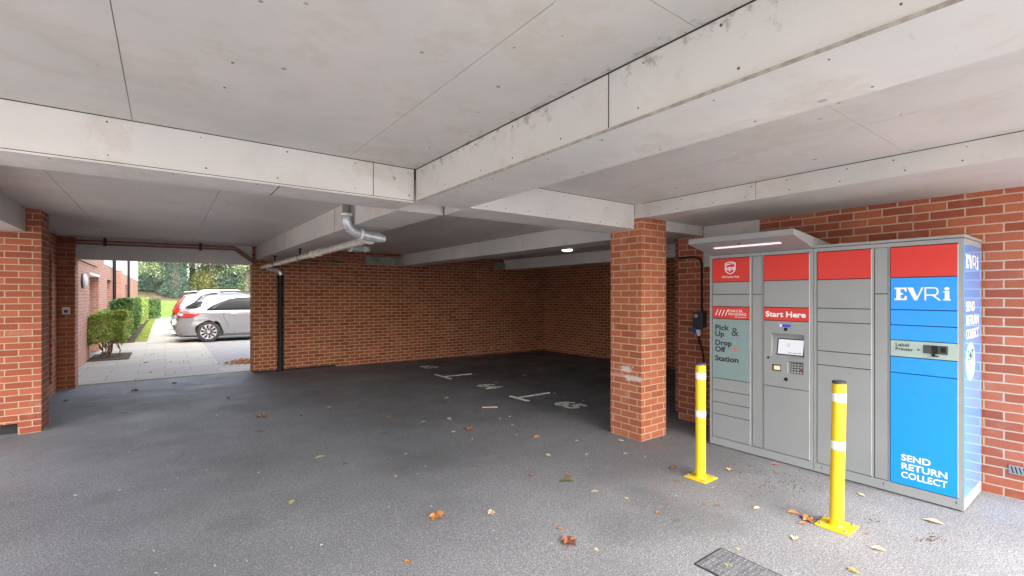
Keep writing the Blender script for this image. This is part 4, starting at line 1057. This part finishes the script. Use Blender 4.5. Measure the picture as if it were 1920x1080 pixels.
scraps = [(c1, 1160, 153, .10), (c1, 1595, 446, .07), (c1, 925, 440, .05), (c1, 915, 450, .03), (c1, 840, 407, .06), (c1, 1095, 338, .05), (c1, 1123, 420, .035), (c1, 1395, 447, .05), (c1, 1022, 852, .02), (c1, 1036, 890, .02), (c1, 1282, 910, .03),
 (c1, 1422, 267, .06), (c1, 1495, 200, .05), (c1, 1085, 100, .06), (c1, 1052, 105, .06), (c1, 1230, 128, .06), (c1, 1830, 124, .12), (c1, 715, 562, .03), (c1, 680, 598, .025), (c1, 740, 742, .03), (c1, 550, 745, .03), (c1, 1843, 695, .03),
 (c2, 914, 538, .035), (c2, 1062, 498, .03), (c2, 615, 600, .03), (c2, 792, 913, .03), (c2, 1270, 967, .025), (c2, 803, 1027, .025), (c2, 750, 290, .035), (c2, 850, 597, .03), (c2, 500, 215, .04), (c2, 1115, 215, .035), (c2, 665, 405, .03), (c2, 1330, 510, .03), (c2, 1655, 882, .025), (c2, 1105, 990, .03), (c2, 388, 627, .03), (c2, 272, 188, .05), (c2, 380, 220, .05),
 (c3, 445, 567, .03), (c3, 75, 673, .03), (c3, 262, 632, .02), (c3, 685, 553, .02)]
for f_, x, y, sz in scraps: leaf(*f_(x, y), sz * .75, W_, 'scrap', cat='litter', group='tiny scraps of litter on the tarmac')
x, y, z = gp(*c1(1005, 299))
d_ = Vector((.8, -.59, 0)) * .11
tag(MB().tube([Vector((x, y, z + .008)) - d_, Vector((x, y, z + .010)) + d_], .008, 8).build('stick', M_lf_ta), 'pale straight stick lying near bay 64', 'stick')
# crumbs of soil and leaf mould swept up in front of the lockers
b = MB()
for (px, py, sx, sy, n) in ((1475, 905, 55, 18, 150), (1745, 1010, 24, 8, 70), (1395, 882, 30, 10, 40), (1240, 823, 60, 4, 30), (1640, 975, 20, 6, 20)):
    for _ in range(n):
        x, y, z = gp(random.gauss(px, sx * .6), random.gauss(py, sy * .6)); s_ = random.uniform(.0015, .0055)
        if x > 4.72 and y > .79: continue
        b.hexa([(x - s_, y - s_ * .6, z), (x + s_ * .7, y - s_, z), (x + s_, y + s_ * .6, z), (x - s_ * .6, y + s_, z), (x - s_ * .6, y - s_ * .4, z + s_), (x + s_ * .4, y - s_ * .6, z + s_ * .8), (x + s_ * .6, y + s_ * .4, z + s_), (x - s_ * .4, y + s_ * .6, z + s_ * .7)])
tag(b.build('soil_crumbs', M_soil, uv=False), 'dark crumbs of soil and leaf mould before the lockers', 'debris', kind='stuff')
b = MB()
for _ in range(70):
    x = random.uniform(3.0, 4.9); s_ = random.uniform(.006, .022); y = YB + random.uniform(.02, .09); z = 2.3305
    b.hexa([(x - s_, y - s_ * .5, z), (x + s_, y - s_ * .5, z), (x + s_, y + s_ * .5, z), (x - s_, y + s_ * .5, z), (x - s_ * .6, y - s_ * .3, z + s_), (x + s_ * .6, y - s_ * .3, z + s_ * .8), (x + s_ * .6, y + s_ * .3, z + s_), (x - s_ * .6, y + s_ * .3, z + s_ * .6)])
tag(b.build('rubble', M_lf_wh, uv=False), 'bits of pale rubble along the ledge of the back wall', 'debris', kind='stuff')
t = MB().tube([(3.02, YB + .05, 2.362), (3.16, YB + .05, 2.362), (3.20, YB + .05, 2.362), (3.25, YB + .05, 2.362)], [.03, .03, .012, .012], 14).build('bottle', flat('green bottle glass', (.05, .17, .10), .2, coat=1), smooth=True)
tag(t, 'small green bottle lying on the ledge under the ceiling', 'bottle')

# ---------------------------------------------------------------- outside: the neighbouring brick building on the left
t = thing('brick_building', (-5, 26, 0), 'long brick and white rendered building beside the path outside', 'building')
FXO = -1.50
ops = [(15.5, 17.5, 0.0, 2.12), (19.9, 21.2, 0.9, 2.1), (28.5, 29.8, 0.6, 2.1), (31.5, 32.6, 0.6, 2.1)]
b = MB(); ycur = 11.30
for (y0, y1, z0, z1) in ops:
    b.box(-8, FXO, ycur, y0, -.2, 2.55)
    if z0 > 0: b.box(-8, FXO, y0, y1, -.2, z0)
    b.box(-8, FXO, y0, y1, z1, 2.55); b.box(-8, FXO - .75, y0, y1, z0, z1)
    ycur = y1
b.box(-8, FXO, ycur, 41, -.2, 2.55)
b.build('wall', M_brick_out, t)
MB().box(-8, FXO + .01, 18.9, 41, 2.551, 6.0).build('rendered_wall', M_plaster, t)
MB().box(-8, FXO, 11.31, 18.9, 2.551, 6.0).build('upper_wall', M_brick_out, t)
MB().box(FXO + .001, FXO + .14, 23.4, 24.3, -.1, 2.55).build('buttress', M_brick_out, t)
d = MB().box(FXO - .749, FXO - .70, 15.55, 17.45, 0.02, 2.05).build('door', flat('white door', (.7, .7, .68), .5), t)
MB().box(FXO - .699, FXO - .66, 15.7, 15.8, 1.0, 1.05).build('handle', M_steel, d)
MB().box(FXO - .7, FXO + .02, 15.45, 17.55, 2.10, 2.16).build('door_head', M_plaster, t)
for (y0, y1, z0, z1) in ops[1:]:
    wf = MB().box(FXO - .749, FXO - .70, y0 + .02, y1 - .02, z0 + .02, z1 - .02).build('window', M_plaster, t)
    MB().box(FXO - .699, FXO - .69, y0 + .1, y1 - .1, z0 + .1, z1 - .1).build('pane', M_glass, wf)
for y in (21.4, 29.4):
    MB().tube([(FXO + .08, y, 0), (FXO + .08, y, 6)], .05, 12).build('downpipe', M_blk, t, smooth=True)
MB().tube([(FXO + .02, 12.4, 2.36), (FXO + .02, 17.0, 2.36)], .012, 8).build('cable', M_blk, t)
t = thing('wall_lamp', (-1.45, 14.2, 1.92), 'round white bulkhead lamp on the outside brick wall', 'lamp')
MB().lathe((FXO, 14.2, 1.92), (1, 0, 0), [(0, 0), (.17, 0), (.17, .03), (.16, .035)], 28).build('base', M_grey_pl, t, smooth=True)
MB().lathe((FXO, 14.2, 1.92), (1, 0, 0), [(.16, .034), (.155, .06), (.12, .085), (0, .10)], 28).build('diffuser', M_whitepl, t, smooth=True)

# ---------------------------------------------------------------- foliage
def leaves(b, n, sampler, size, rnd, m=0):
    for _ in range(n):
        p_ = sampler(rnd)
        d = Vector((rnd.gauss(0, 1), rnd.gauss(0, 1), rnd.gauss(0, 1) + .4)).normalized()
        u = d.orthogonal().normalized(); u = Matrix.Rotation(rnd.uniform(0, 6.28), 3, d) @ u
        v_ = d.cross(u); s_ = size * rnd.uniform(.6, 1.35); q = Vector(p_)
        b.face([q - u * s_, q + v_ * s_ * .45 + d * s_ * .12, q + u * s_, q - v_ * s_ * .45 + d * s_ * .12], m)
def hedge(x0, x1, y0, y1, z0, z1, n, size, mat, label, stems, cat='hedge', seed=1):
    rnd = random.Random(seed)
    t = thing('hedge', ((x0 + x1) / 2, (y0 + y1) / 2, 0), label, cat, )
    def smp(r):
        f = r.random()
        x, y, z = r.uniform(x0, x1), r.uniform(y0, y1), r.uniform(z0, z1)
        k = r.random()
        if k < .30: y = y0 + abs(r.gauss(0, .07))
        elif k < .55: z = z1 - abs(r.gauss(0, .06))
        elif k < .80: x = x1 - abs(r.gauss(0, .06))
        ww = .05 * math.sin(x * 9 + y * 4) + .04 * math.sin(y * 7 + z * 8)
        cxm, cym = (x0 + x1) / 2, (y0 + y1) / 2
        zz = z - .16 * max(0, abs(x - cxm) / (x1 - x0) * 2 - .75) - .05 * (z - z0 < .15) * r.random()
        return (x + ww, y + ww, zz + ww)
    b = MB(); leaves(b, n, smp, size, rnd); b.build('foliage', mat, t, uv=False)
    b = MB()
    for (sx, sy, hx, hy) in stems:
        zt = z0 + (z1 - z0) * .4
        b.tube([(sx, sy, 0), (sx + (hx - sx) * .3 + .03, sy, z0 * .4), (sx + (hx - sx) * .6 - .03, (sy + hy) / 2, z0 * .8), (hx, hy, zt)], [.016, .013, .010, .006], 7)
        b.tube([(sx + (hx - sx) * .4, sy, z0 * .5), (sx + (hx - sx) * .2 - .1, sy + .05, z0), (sx - .15, sy + .1, zt)], [.010, .008, .004], 6)
    b.build('stem', M_stem, t, smooth=True)
    return t
sr = random.Random(3)
hedge(-1.46, -0.78, 15.1, 16.4, .50, 1.15, 7000, .034, M_hedge, 'small clipped hedge bush on bare stems nearest the exit',
      [(-1.25 + sr.uniform(-.15, .15), 15.5 + sr.uniform(-.2, .3), -1.1 + sr.uniform(-.3, .3), 15.6 + sr.uniform(-.3, .4)) for _ in range(9)] + [(-.95, 15.5, -.93, 15.6)], seed=1)
hedge(-1.46, -0.85, 20.2, 24.5, .35, 1.42, 9500, .042, M_hedge_d, 'dark green clipped hedge in the middle along the brick building', [(-1.1, 20.5 + k * .8, -1.1, 20.6 + k * .8) for k in range(5)], seed=2)
hedge(-1.46, -0.85, 24.6, 36.0, .30, 1.42, 12000, .05, M_hedge, 'long light green hedge running along the building to the lawn', [(-1.1, 25 + k * 1.8, -1.1, 25 + k * 1.8) for k in range(6)], seed=3)
hedge(-1.3, -0.3, 38.5, 40.2, .2, 1.25, 3000, .06, M_hedge_d, 'dark rounded hedge at the far end by the lawn', [(-.8, 39, -.8, 39.2)], seed=4)

def tree(x, y, h, cw, mat, label, seed, trunk=.22, ivy=False, low=1.0, n=10500, size=.105, base=2.0):
    rnd = random.Random(seed)
    t = thing('tree', (x, y, base - .3), label, 'tree')
    b = MB(); top = base + h * .75
    pth = [(x, y, base - .4), (x + rnd.uniform(-.1, .1), y, base + h * .2), (x + rnd.uniform(-.3, .3), y, base + h * .45), (x + rnd.uniform(-.4, .4), y, top)]
    b.tube(pth, [trunk * 1.25, trunk, trunk * .75, trunk * .25], 9)
    tips = []
    for k in range(11):
        f = rnd.uniform(.18, .85); p_ = Vector(pth[1]).lerp(Vector(pth[3]), f)
        a = rnd.uniform(0, 6.28); ln = cw * rnd.uniform(.55, 1.0)
        e = p_ + Vector((math.cos(a) * ln, math.sin(a) * ln, rnd.uniform(-.12, .35) * ln))
        m_ = p_.lerp(e, .5) + Vector((0, 0, .12 * ln)); b.tube([p_, m_, e], [trunk * .32, trunk * .2, trunk * .06], 6)
        tips += [e, m_, p_.lerp(e, .75)]
    b.build('trunk', M_bark, t, smooth=True)
    cl = [(q, rnd.uniform(.35, .75) * cw * .55) for q in tips]
    for _ in range(16):
        a = rnd.uniform(0, 6.28); rr = cw * math.sqrt(rnd.random())
        cl.append((Vector((x + math.cos(a) * rr, y + math.sin(a) * rr, base + low + rnd.random() ** .8 * (h - low))), cw * rnd.uniform(.2, .42)))
    def smp(r):
        q, s_ = cl[int(r.random() * len(cl))]
        d = Vector((r.gauss(0, 1), r.gauss(0, 1), r.gauss(0, .6)))
        d = d.normalized() * s_ * (r.random() ** .4)
        return q + d
    b = MB(); leaves(b, n, smp, size, rnd); b.build('crown', mat, t, uv=False)
    if ivy:
        def smp2(r):
            z = r.uniform(base - .3, base + 3.2); a = r.uniform(0, 6.28); rr = trunk * (1.25 + .5 * r.random()) + .12 * (1 - (z - base) / 3.4)
            return (x + math.cos(a) * rr, y + math.sin(a) * rr, z)
        b = MB(); leaves(b, 3600, smp2, .065, rnd); b.build('ivy', M_ivy, t, uv=False)
tree(-4.8, 50.0, 9.0, 3.4, M_tree_b, 'green tree at the left behind the brick building corner', 11, low=.5, base=2.2)
tree(-1.1, 50.5, 9.5, 3.4, M_tree_a, 'grey green tree left of the ivy covered trunk', 12, low=1.3, base=2.3)
tree(0.75, 47.8, 10.0, 3.2, M_tree_a, 'tree with a broad trunk wrapped in dark ivy', 13, trunk=.42, ivy=True, low=2.2, base=1.6)
tree(3.6, 50.5, 9.0, 3.2, M_tree_a, 'grey green tree right of the ivy covered trunk', 14, low=1.2, base=2.3)
tree(5.9, 48.5, 8.5, 3.0, M_tree_a, 'tree with pale drooping leaves above the silver car', 15, low=1.4, base=1.8)
tree(8.6, 50.0, 8.5, 3.2, M_tree_b, 'fresh green tree behind the cars next to the exit jamb', 16, low=.5, base=2.2)
tree(12.5, 51.0, 9.0, 3.6, M_tree_b, 'fresh green tree furthest right beyond the car park', 17, low=.5, base=2.3)
tree(2.2, 56.0, 9.0, 4.0, M_tree_c, 'yellowing tree in the row behind the ivy tree', 18, low=.3, base=2.8)
tree(-3.0, 57.0, 9.0, 4.0, M_tree_b, 'tree in the back row on the left', 19, low=.2, base=2.8)
tree(7.4, 57.0, 9.0, 4.2, M_tree_c, 'yellowing tree in the back row on the right', 20, low=.2, base=2.8)
def shrub(x, y, z, r, h, mat, label, seed, n=2800, size=.065):
    rnd = random.Random(seed); t = thing('shrub', (x, y, z), label, 'shrub')
    def smp(rr):
        a = rr.uniform(0, 6.28); q = math.sqrt(rr.random()); zz = rr.random()
        k = q * r * (1 - .55 * zz ** 2) * (1 + .25 * math.sin(a * 3 + seed))
        return (x + math.cos(a) * k, y + math.sin(a) * k, z + zz * h * (1 + .2 * math.sin(a * 2)))
    b = MB(); leaves(b, n, smp, size, rnd); b.build('foliage', mat, t, uv=False)
    b = MB()
    for k in range(4):
        a = k * 1.6; b.tube([(x, y, z - .15), (x + math.cos(a) * r * .3, y + math.sin(a) * r * .3, z + h * .4), (x + math.cos(a) * r * .5, y + math.sin(a) * r * .5, z + h * .8)], [.03, .02, .008], 6)
    b.build('stem', M_bark, t)
shrub(-1.6, 49.2, 2.0, 1.3, 1.3, M_ivy, 'dark ivy mound left of the ivy covered trunk', 31)
shrub(0.6, 48.2, 1.7, 1.5, .9, M_ivy, 'dark ivy mound at the foot of the ivy covered trunk', 32)
shrub(2.8, 50.2, 2.2, 1.4, 1.4, M_tree_c, 'yellow green shrub right of the ivy covered trunk', 33)
shrub(4.8, 50.0, 2.2, 1.4, 1.2, M_ivy, 'dark shrub behind the roof of the white car', 34)
shrub(6.8, 49.0, 2.0, 1.5, 1.5, M_tree_b, 'bright green shrub above the silver car roof', 35)
shrub(9.2, 48.5, 1.9, 1.6, 1.6, M_tree_b, 'bright green shrub behind the exit jamb', 36)
shrub(-3.6, 49.0, 2.0, 1.5, 1.5, M_tree_b, 'green shrub at the far corner of the brick building', 37)
shrub(3.8, 53.0, 2.6, 2.0, 2.4, M_tree_a, 'tall grey green shrub in the shade of the trees', 38, 4500, .075)
shrub(0.0, 53.5, 2.6, 2.0, 2.4, M_tree_b, 'tall green shrub behind the ivy covered trunk', 39, 4500, .075)
shrub(7.5, 53.0, 2.6, 2.2, 2.6, M_tree_a, 'tall grey shrub furthest back behind the cars', 40, 4800, .075)
b = MB(); rw = random.Random(77)
def far_wood(r):
    x = r.uniform(-16, 26); y = r.uniform(61, 68)
    return (x, y, 2.2 + r.random() * (8.5 + 2.0 * math.sin(x * .7) + 1.2 * math.sin(x * 1.9)))
leaves(b, 42000, far_wood, .15, rw)
tag(b.build('far_wood', leafmat('far wood leaves', (.14, .20, .10), (.28, .36, .19), .35), uv=False), 'continuous green wood closing the view beyond the lawn', 'trees', kind='stuff')
# grass blades on the lawn and verge
b = MB(); rr = random.Random(5)
for _ in range(5200):
    if rr.random() < .62:
        x = rr.uniform(-3, 7); y = rr.uniform(41.0, 46.3); z = .02 + max(0, (y - 41)) * .205; hh = rr.uniform(.05, .12)
    else:
        x = rr.uniform(-.80, -.51); y = rr.uniform(20.4, 40.8); z = .045; hh = rr.uniform(.02, .06)
    a = rr.uniform(0, 3.14); dx, dy = math.cos(a) * .02, math.sin(a) * .02
    b.face([(x - dx, y - dy, z), (x + dx, y + dy, z), (x + rr.uniform(-.03, .03), y + rr.uniform(-.03, .03), z + hh)])
tag(b.build('grass', leafmat('grass blades', (.14, .22, .03), (.26, .33, .07), 3), uv=False), 'short green grass on the lawn and mossy verge', 'grass', kind='stuff')
b = MB(); leaves(b, 260, lambda r: (r.gauss(1.62, .22), r.gauss(12.6, .16), .02 + abs(r.gauss(0, .018))), .05, random.Random(9))
tag(b.build('leaf_pile', M_lf_or, uv=False), 'heap of orange leaves swept up at the car park edge', 'leaf pile', kind='stuff')
b = MB(); leaves(b, 16, lambda r: (r.uniform(-.5, 1.0), r.uniform(11.4, 17.0), .022), .03, random.Random(10))
tag(b.build('path_leaves', M_lf_dk, uv=False), 'dark leaf scraps strewn along the pale path', 'leaves', kind='stuff')

# ---------------------------------------------------------------- cars
def make_car(X0, Y0, paint, label, style):
    """rear at X0 pointing -x, near side (facing -y) at Y0; body length along +x"""
    LEN, HW = 4.62, 0.92
    t = thing('parked_car', (X0 + 2.3, Y0 + HW, 0.02), label, 'car', 'cars parked outside the exit')
    tall = style == 'estate'
    def lerp(tab, z):
        for k in range(len(tab) - 1):
            if z <= tab[k + 1][0]:
                f = (z - tab[k][0]) / (tab[k + 1][0] - tab[k][0]); f = min(max(f, 0), 1)
                return tab[k][1] + (tab[k + 1][1] - tab[k][1]) * f
        return tab[-1][1]
    if tall:
        REAR = [(.25, .16), (.45, .03), (.60, .0), (.78, .05), (.95, .10), (1.15, .16), (1.40, .32), (1.58, .46), (1.68, .62), (1.72, .95)]
        ZT = 1.72
    else:
        REAR = [(.25, .14), (.42, .02), (.55, .0), (.70, .09), (.90, .14), (1.05, .20), (1.15, .36), (1.35, .62), (1.50, .78), (1.60, .86), (1.66, 1.30)]
        ZT = 1.66
    FRONT = [(.25, 4.45), (.45, 4.60), (.60, 4.62), (.80, 4.55), (.92, 4.35), (1.0, 3.75), (1.06, 3.45), (1.30, 2.95), (1.50, 2.5), (1.60, 2.2), (ZT, 1.9)]
    def hw(z):
        if z < .95: return HW * (.955 + .045 * math.sin(min(max((z - .2) / .6, 0), 1) * math.pi * .75))
        return HW * .985 - (z - .95) * .30 - max(0, z - 1.52) * .9
    wx = (0.98, 3.69); wr = 0.345
    def zb(x):
        z = .24
        for c in wx:
            d = abs(x - c)
            if d < .40: z = max(z, .345 + math.sqrt(max(0, .40 ** 2 - d * d)) * .99)
        return z
    NU = 220
    ROWS = [0, .12, .25, .4, .55, .7, .85, 1.0]
    UP = [.95, 1.0, 1.04, 1.08, 1.2, 1.32, 1.44, 1.52, 1.58, ZT - .03, ZT]
    def pt(u, z, side, off=0.0):
        x = lerp(REAR, z) + (lerp(FRONT, z) - lerp(REAR, z)) * u
        c = abs(2 * u - 1); rnd_ = (1 - c ** 9) ** (1 / 6.0) if c < 1 else 0
        y = hw(z) * rnd_
        return x, side * (y + off)
    b = MB(); cols = []
    for i in range(NU + 1):
        th = math.pi * i / NU; u = (1 - math.cos(th)) / 2
        u = .35 * u + .65 * i / NU if 0 < i < NU else u
        xl = lerp(REAR, .5) + (lerp(FRONT, .5) - lerp(REAR, .5)) * u
        lo = zb(xl)
        zs = [lo + (.95 - lo) * r_ for r_ in ROWS] + UP[1:]
        colL, colR = [], []
        for z in zs:
            x, y = pt(u, z, -1)
            if y > -.002: y = -.002
            colL.append(len(b.v)); b.v.append((X0 + x, Y0 + HW + y, z + .02))
            colR.append(len(b.v)); b.v.append((X0 + x, Y0 + HW - y, z + .02))
        # roof crown
        x, y = pt(u, ZT, -1); mid = len(b.v); b.v.append((X0 + x, Y0 + HW, ZT + .05))
        cols.append((colL, colR, mid))
    nz = len(cols[0][0])
    for i in range(NU):
        a_, c_ = cols[i], cols[i + 1]
        for j in range(nz - 1):
            b.f.append((a_[0][j], c_[0][j], c_[0][j + 1], a_[0][j + 1])); b.m.append(0)
            b.f.append((a_[1][j], a_[1][j + 1], c_[1][j + 1], c_[1][j])); b.m.append(0)
        b.f.append((a_[0][-1], c_[0][-1], c_[2], a_[2])); b.m.append(0)
        b.f.append((a_[2], c_[2], c_[1][-1], a_[1][-1])); b.m.append(0)
    b.build('body', paint, t, smooth=True, uv=False, weld=True)
    MB().box(X0 + .2, X0 + 4.4, Y0 + .14, Y0 + 2 * HW - .14, .20, .62).build('underbody', M_clad, t)
    # dark sill and bumper cladding strips
    b = MB()
    MB().box(X0 + wx[0] + .42, X0 + wx[1] - .42, Y0 + .015, Y0 + .10, .215, .30).build('sill', M_clad, t, bevel=.01)
    MB().box(X0 + wx[0] + .42, X0 + wx[1] - .42, Y0 + 2 * HW - .10, Y0 + 2 * HW - .015, .215, .30).build('sill', M_clad, t, bevel=.01)
    def patch(name, uz, mat, off=.016, parent=t, thick=.022):
        """closed panel following the body: uz = list of rows [(z, x0, x1)]"""
        for side in (-1, 1):
            b = MB(); n = 12; rows = []
            for (z, x0, x1) in uz:
                row = []
                for k in range(n + 1):
                    x = x0 + (x1 - x0) * k / n; r0, f0 = lerp(REAR, z), lerp(FRONT, z); u = min(max((x - r0) / (f0 - r0), 0.0005), .9995)
                    xx, yy = pt(u, z, -1)
                    row.append(len(b.v)); b.v.append((X0 + xx - (off if u < .02 else 0), Y0 + HW + side * (abs(yy) + off), z + .02))
                rows.append(row)
            for i in range(len(rows) - 1):
                for k in range(n):
                    q = (rows[i][k], rows[i][k + 1], rows[i + 1][k + 1], rows[i + 1][k]); b.f.append(q if side < 0 else q[::-1]); b.m.append(0)
            o = b.build(name, mat, parent, smooth=True, uv=False)
            sm = o.modifiers.new('thickness', 'SOLIDIFY'); sm.thickness = thick; sm.offset = -1
    if tall:
        patch('side_window', [(1.08, .75, 3.05), (1.2, .78, 2.9), (1.35, .88, 2.65), (1.48, 1.05, 2.4), (1.55, 1.2, 2.2)], M_glass)
        patch('tail_light', [(.86, .10, .36), (.95, .10, .42), (1.05, .13, .34), (1.12, .15, .30), (1.25, .22, .34), (1.40, .32, .42), (1.55, .44, .52)], M_tail, .020)
    else:
        patch('side_window', [(1.075, .92, 3.05), (1.14, .98, 2.98), (1.24, 1.12, 2.85), (1.34, 1.32, 2.68), (1.44, 1.55, 2.45), (1.50, 1.85, 2.25)], M_glass)
        patch('tail_light', [(.845, .14, .52), (.90, .14, .66), (.95, .15, .72), (.985, .17, .70)], M_tail, .020)
        patch('reversing_light', [(.88, .145, .26), (.96, .16, .27)], M_tailc, .026)
        patch('quarter_window', [(1.13, .36, .62), (1.20, .45, .78), (1.30, .58, .80), (1.36, .66, .82)], M_glass, .014)
    # tailgate glass
    b = MB(); zz = [1.16, 1.26, 1.36, 1.46, 1.54]; rows = []
    for z in zz:
        row = []
        for k in range(9):
            y = -.60 + 1.2 * k / 8
            row.append(len(b.v)); b.v.append((X0 + lerp(REAR, z) - .012 + .02 * abs(y) ** 3, Y0 + HW + y * (1 - (z - 1.16) * .25), z + .025))
        rows.append(row)
    for i in range(4):
        for k in range(8): b.f.append((rows[i][k], rows[i + 1][k], rows[i + 1][k + 1], rows[i][k + 1])); b.m.append(0)
    o = b.build('rear_window', M_glass, t, smooth=True, uv=False); sm = o.modifiers.new('thickness', 'SOLIDIFY'); sm.thickness = .005; sm.offset = -1
    # spoiler and roof rail
    xr = lerp(REAR, ZT - .04)
    MB().hexa([(X0 + xr - .16, Y0 + .28, ZT - .02), (X0 + xr + .25, Y0 + .26, ZT + .005), (X0 + xr + .25, Y0 + 2 * HW - .26, ZT + .005), (X0 + xr - .16, Y0 + 2 * HW - .28, ZT - .02),
               (X0 + xr - .18, Y0 + .28, ZT + .01), (X0 + xr + .25, Y0 + .26, ZT + .05), (X0 + xr + .25, Y0 + 2 * HW - .26, ZT + .05), (X0 + xr - .18, Y0 + 2 * HW - .28, ZT + .01)]).build('spoiler', paint, t, bevel=.012)
    for yy in (.27, 2 * HW - .27):
        MB().tube([(X0 + xr + .35, Y0 + yy, ZT + .02), (X0 + xr + .45, Y0 + yy, ZT + .07), (X0 + xr + 1.6, Y0 + yy, ZT + .08), (X0 + xr + 1.75, Y0 + yy, ZT + .02)], .018, 8).build('roof_rail', M_clad if not tall else M_steel, t, smooth=True)
    # door shut lines and handles
    b = MB()
    for xs_ in (1.42, 2.42):
        pts = []
        for z in (.42, .6, .8, .95, 1.06):
            r0, f0 = lerp(REAR, z), lerp(FRONT, z); xx, yy = pt((xs_ - r0) / (f0 - r0), z, -1); pts.append((X0 + xx + (.12 if z < .7 and xs_ < 2 else 0), Y0 + HW + yy - .001, z + .02))
        MB().tube(pts, .006, 6).build('door_seam', M_clad, t)
    for xs_ in (1.62, 2.62):
        MB().box(X0 + xs_, X0 + xs_ + .19, Y0 - .012, Y0 + .022, .925, .958).build('door_handle', paint, t, bevel=.01)
    # exhaust / reflector
    MB().box(X0 - .012, X0 + .1, Y0 + .35, Y0 + 2 * HW - .35, .62, .74).build('number_plate', M_whitepl, t)
    MB().tube([(X0 - .01, Y0 + .38, .33), (X0 + .25, Y0 + .38, .33)], .045, 12).build('exhaust', M_steel, t, smooth=True)
    for c in wx:
        for side in (0, 1):
            yo = Y0 + .015 if side == 0 else Y0 + 2 * HW - .015; dr_ = 1 if side == 0 else -1
            w_ = MB().lathe((X0 + c, yo, wr + .02), (0, dr_, 0), [(.235, .012), (.30, .0), (.335, .012), (.345, .04), (.345, .17), (.33, .2), (.20, .205)], 40).build('tyre', M_tyre, t, smooth=True)
            b = MB().lathe((X0 + c, yo, wr + .02), (0, dr_, 0), [(.235, .010), (.242, .004), (.235, .03), (.22, .05), (.215, .12), (0, .12)], 40, 1)
            for k in range(10):
                a = 2 * math.pi * k / 10 + .15
                for sgn in (-1, 1):
                    a1 = a + sgn * .075
                    p0 = Vector((math.cos(a) * .05, 0, math.sin(a) * .05)); p1 = Vector((math.cos(a1) * .232, 0, math.sin(a1) * .232))
                    n_ = Vector((-math.sin(a), 0, math.cos(a))) * .016
                    base = Vector((X0 + c, yo + dr_ * .022, wr + .02)); dp_ = Vector((0, dr_ * .03, 0))
                    q = [p0 - n_, p0 + n_, p1 + n_ * .9, p1 - n_ * .9]
                    b.hexa([base + v_ for v_ in q] + [base + v_ + dp_ for v_ in q], 0)
            b.lathe((X0 + c, yo + dr_ * .018, wr + .02), (0, dr_, 0), [(0, 0), (.05, 0), (.06, .01), (.06, .05)], 20, 0)
            b.lathe((X0 + c, yo, wr + .02), (0, dr_, 0), [(.243, .004), (.232, .001), (.222, .012), (.222, .03)], 40, 0)
            b.build('rim', [M_alloy, M_clad], w_, smooth=True)
    return t
make_car(0.20, 18.75, M_silver, 'silver hatchback car nearest the path, parked nose away', 'suv')
make_car(0.14, 21.6, M_whitecar, 'pale estate car with tall red tail lights behind the silver one', 'estate')
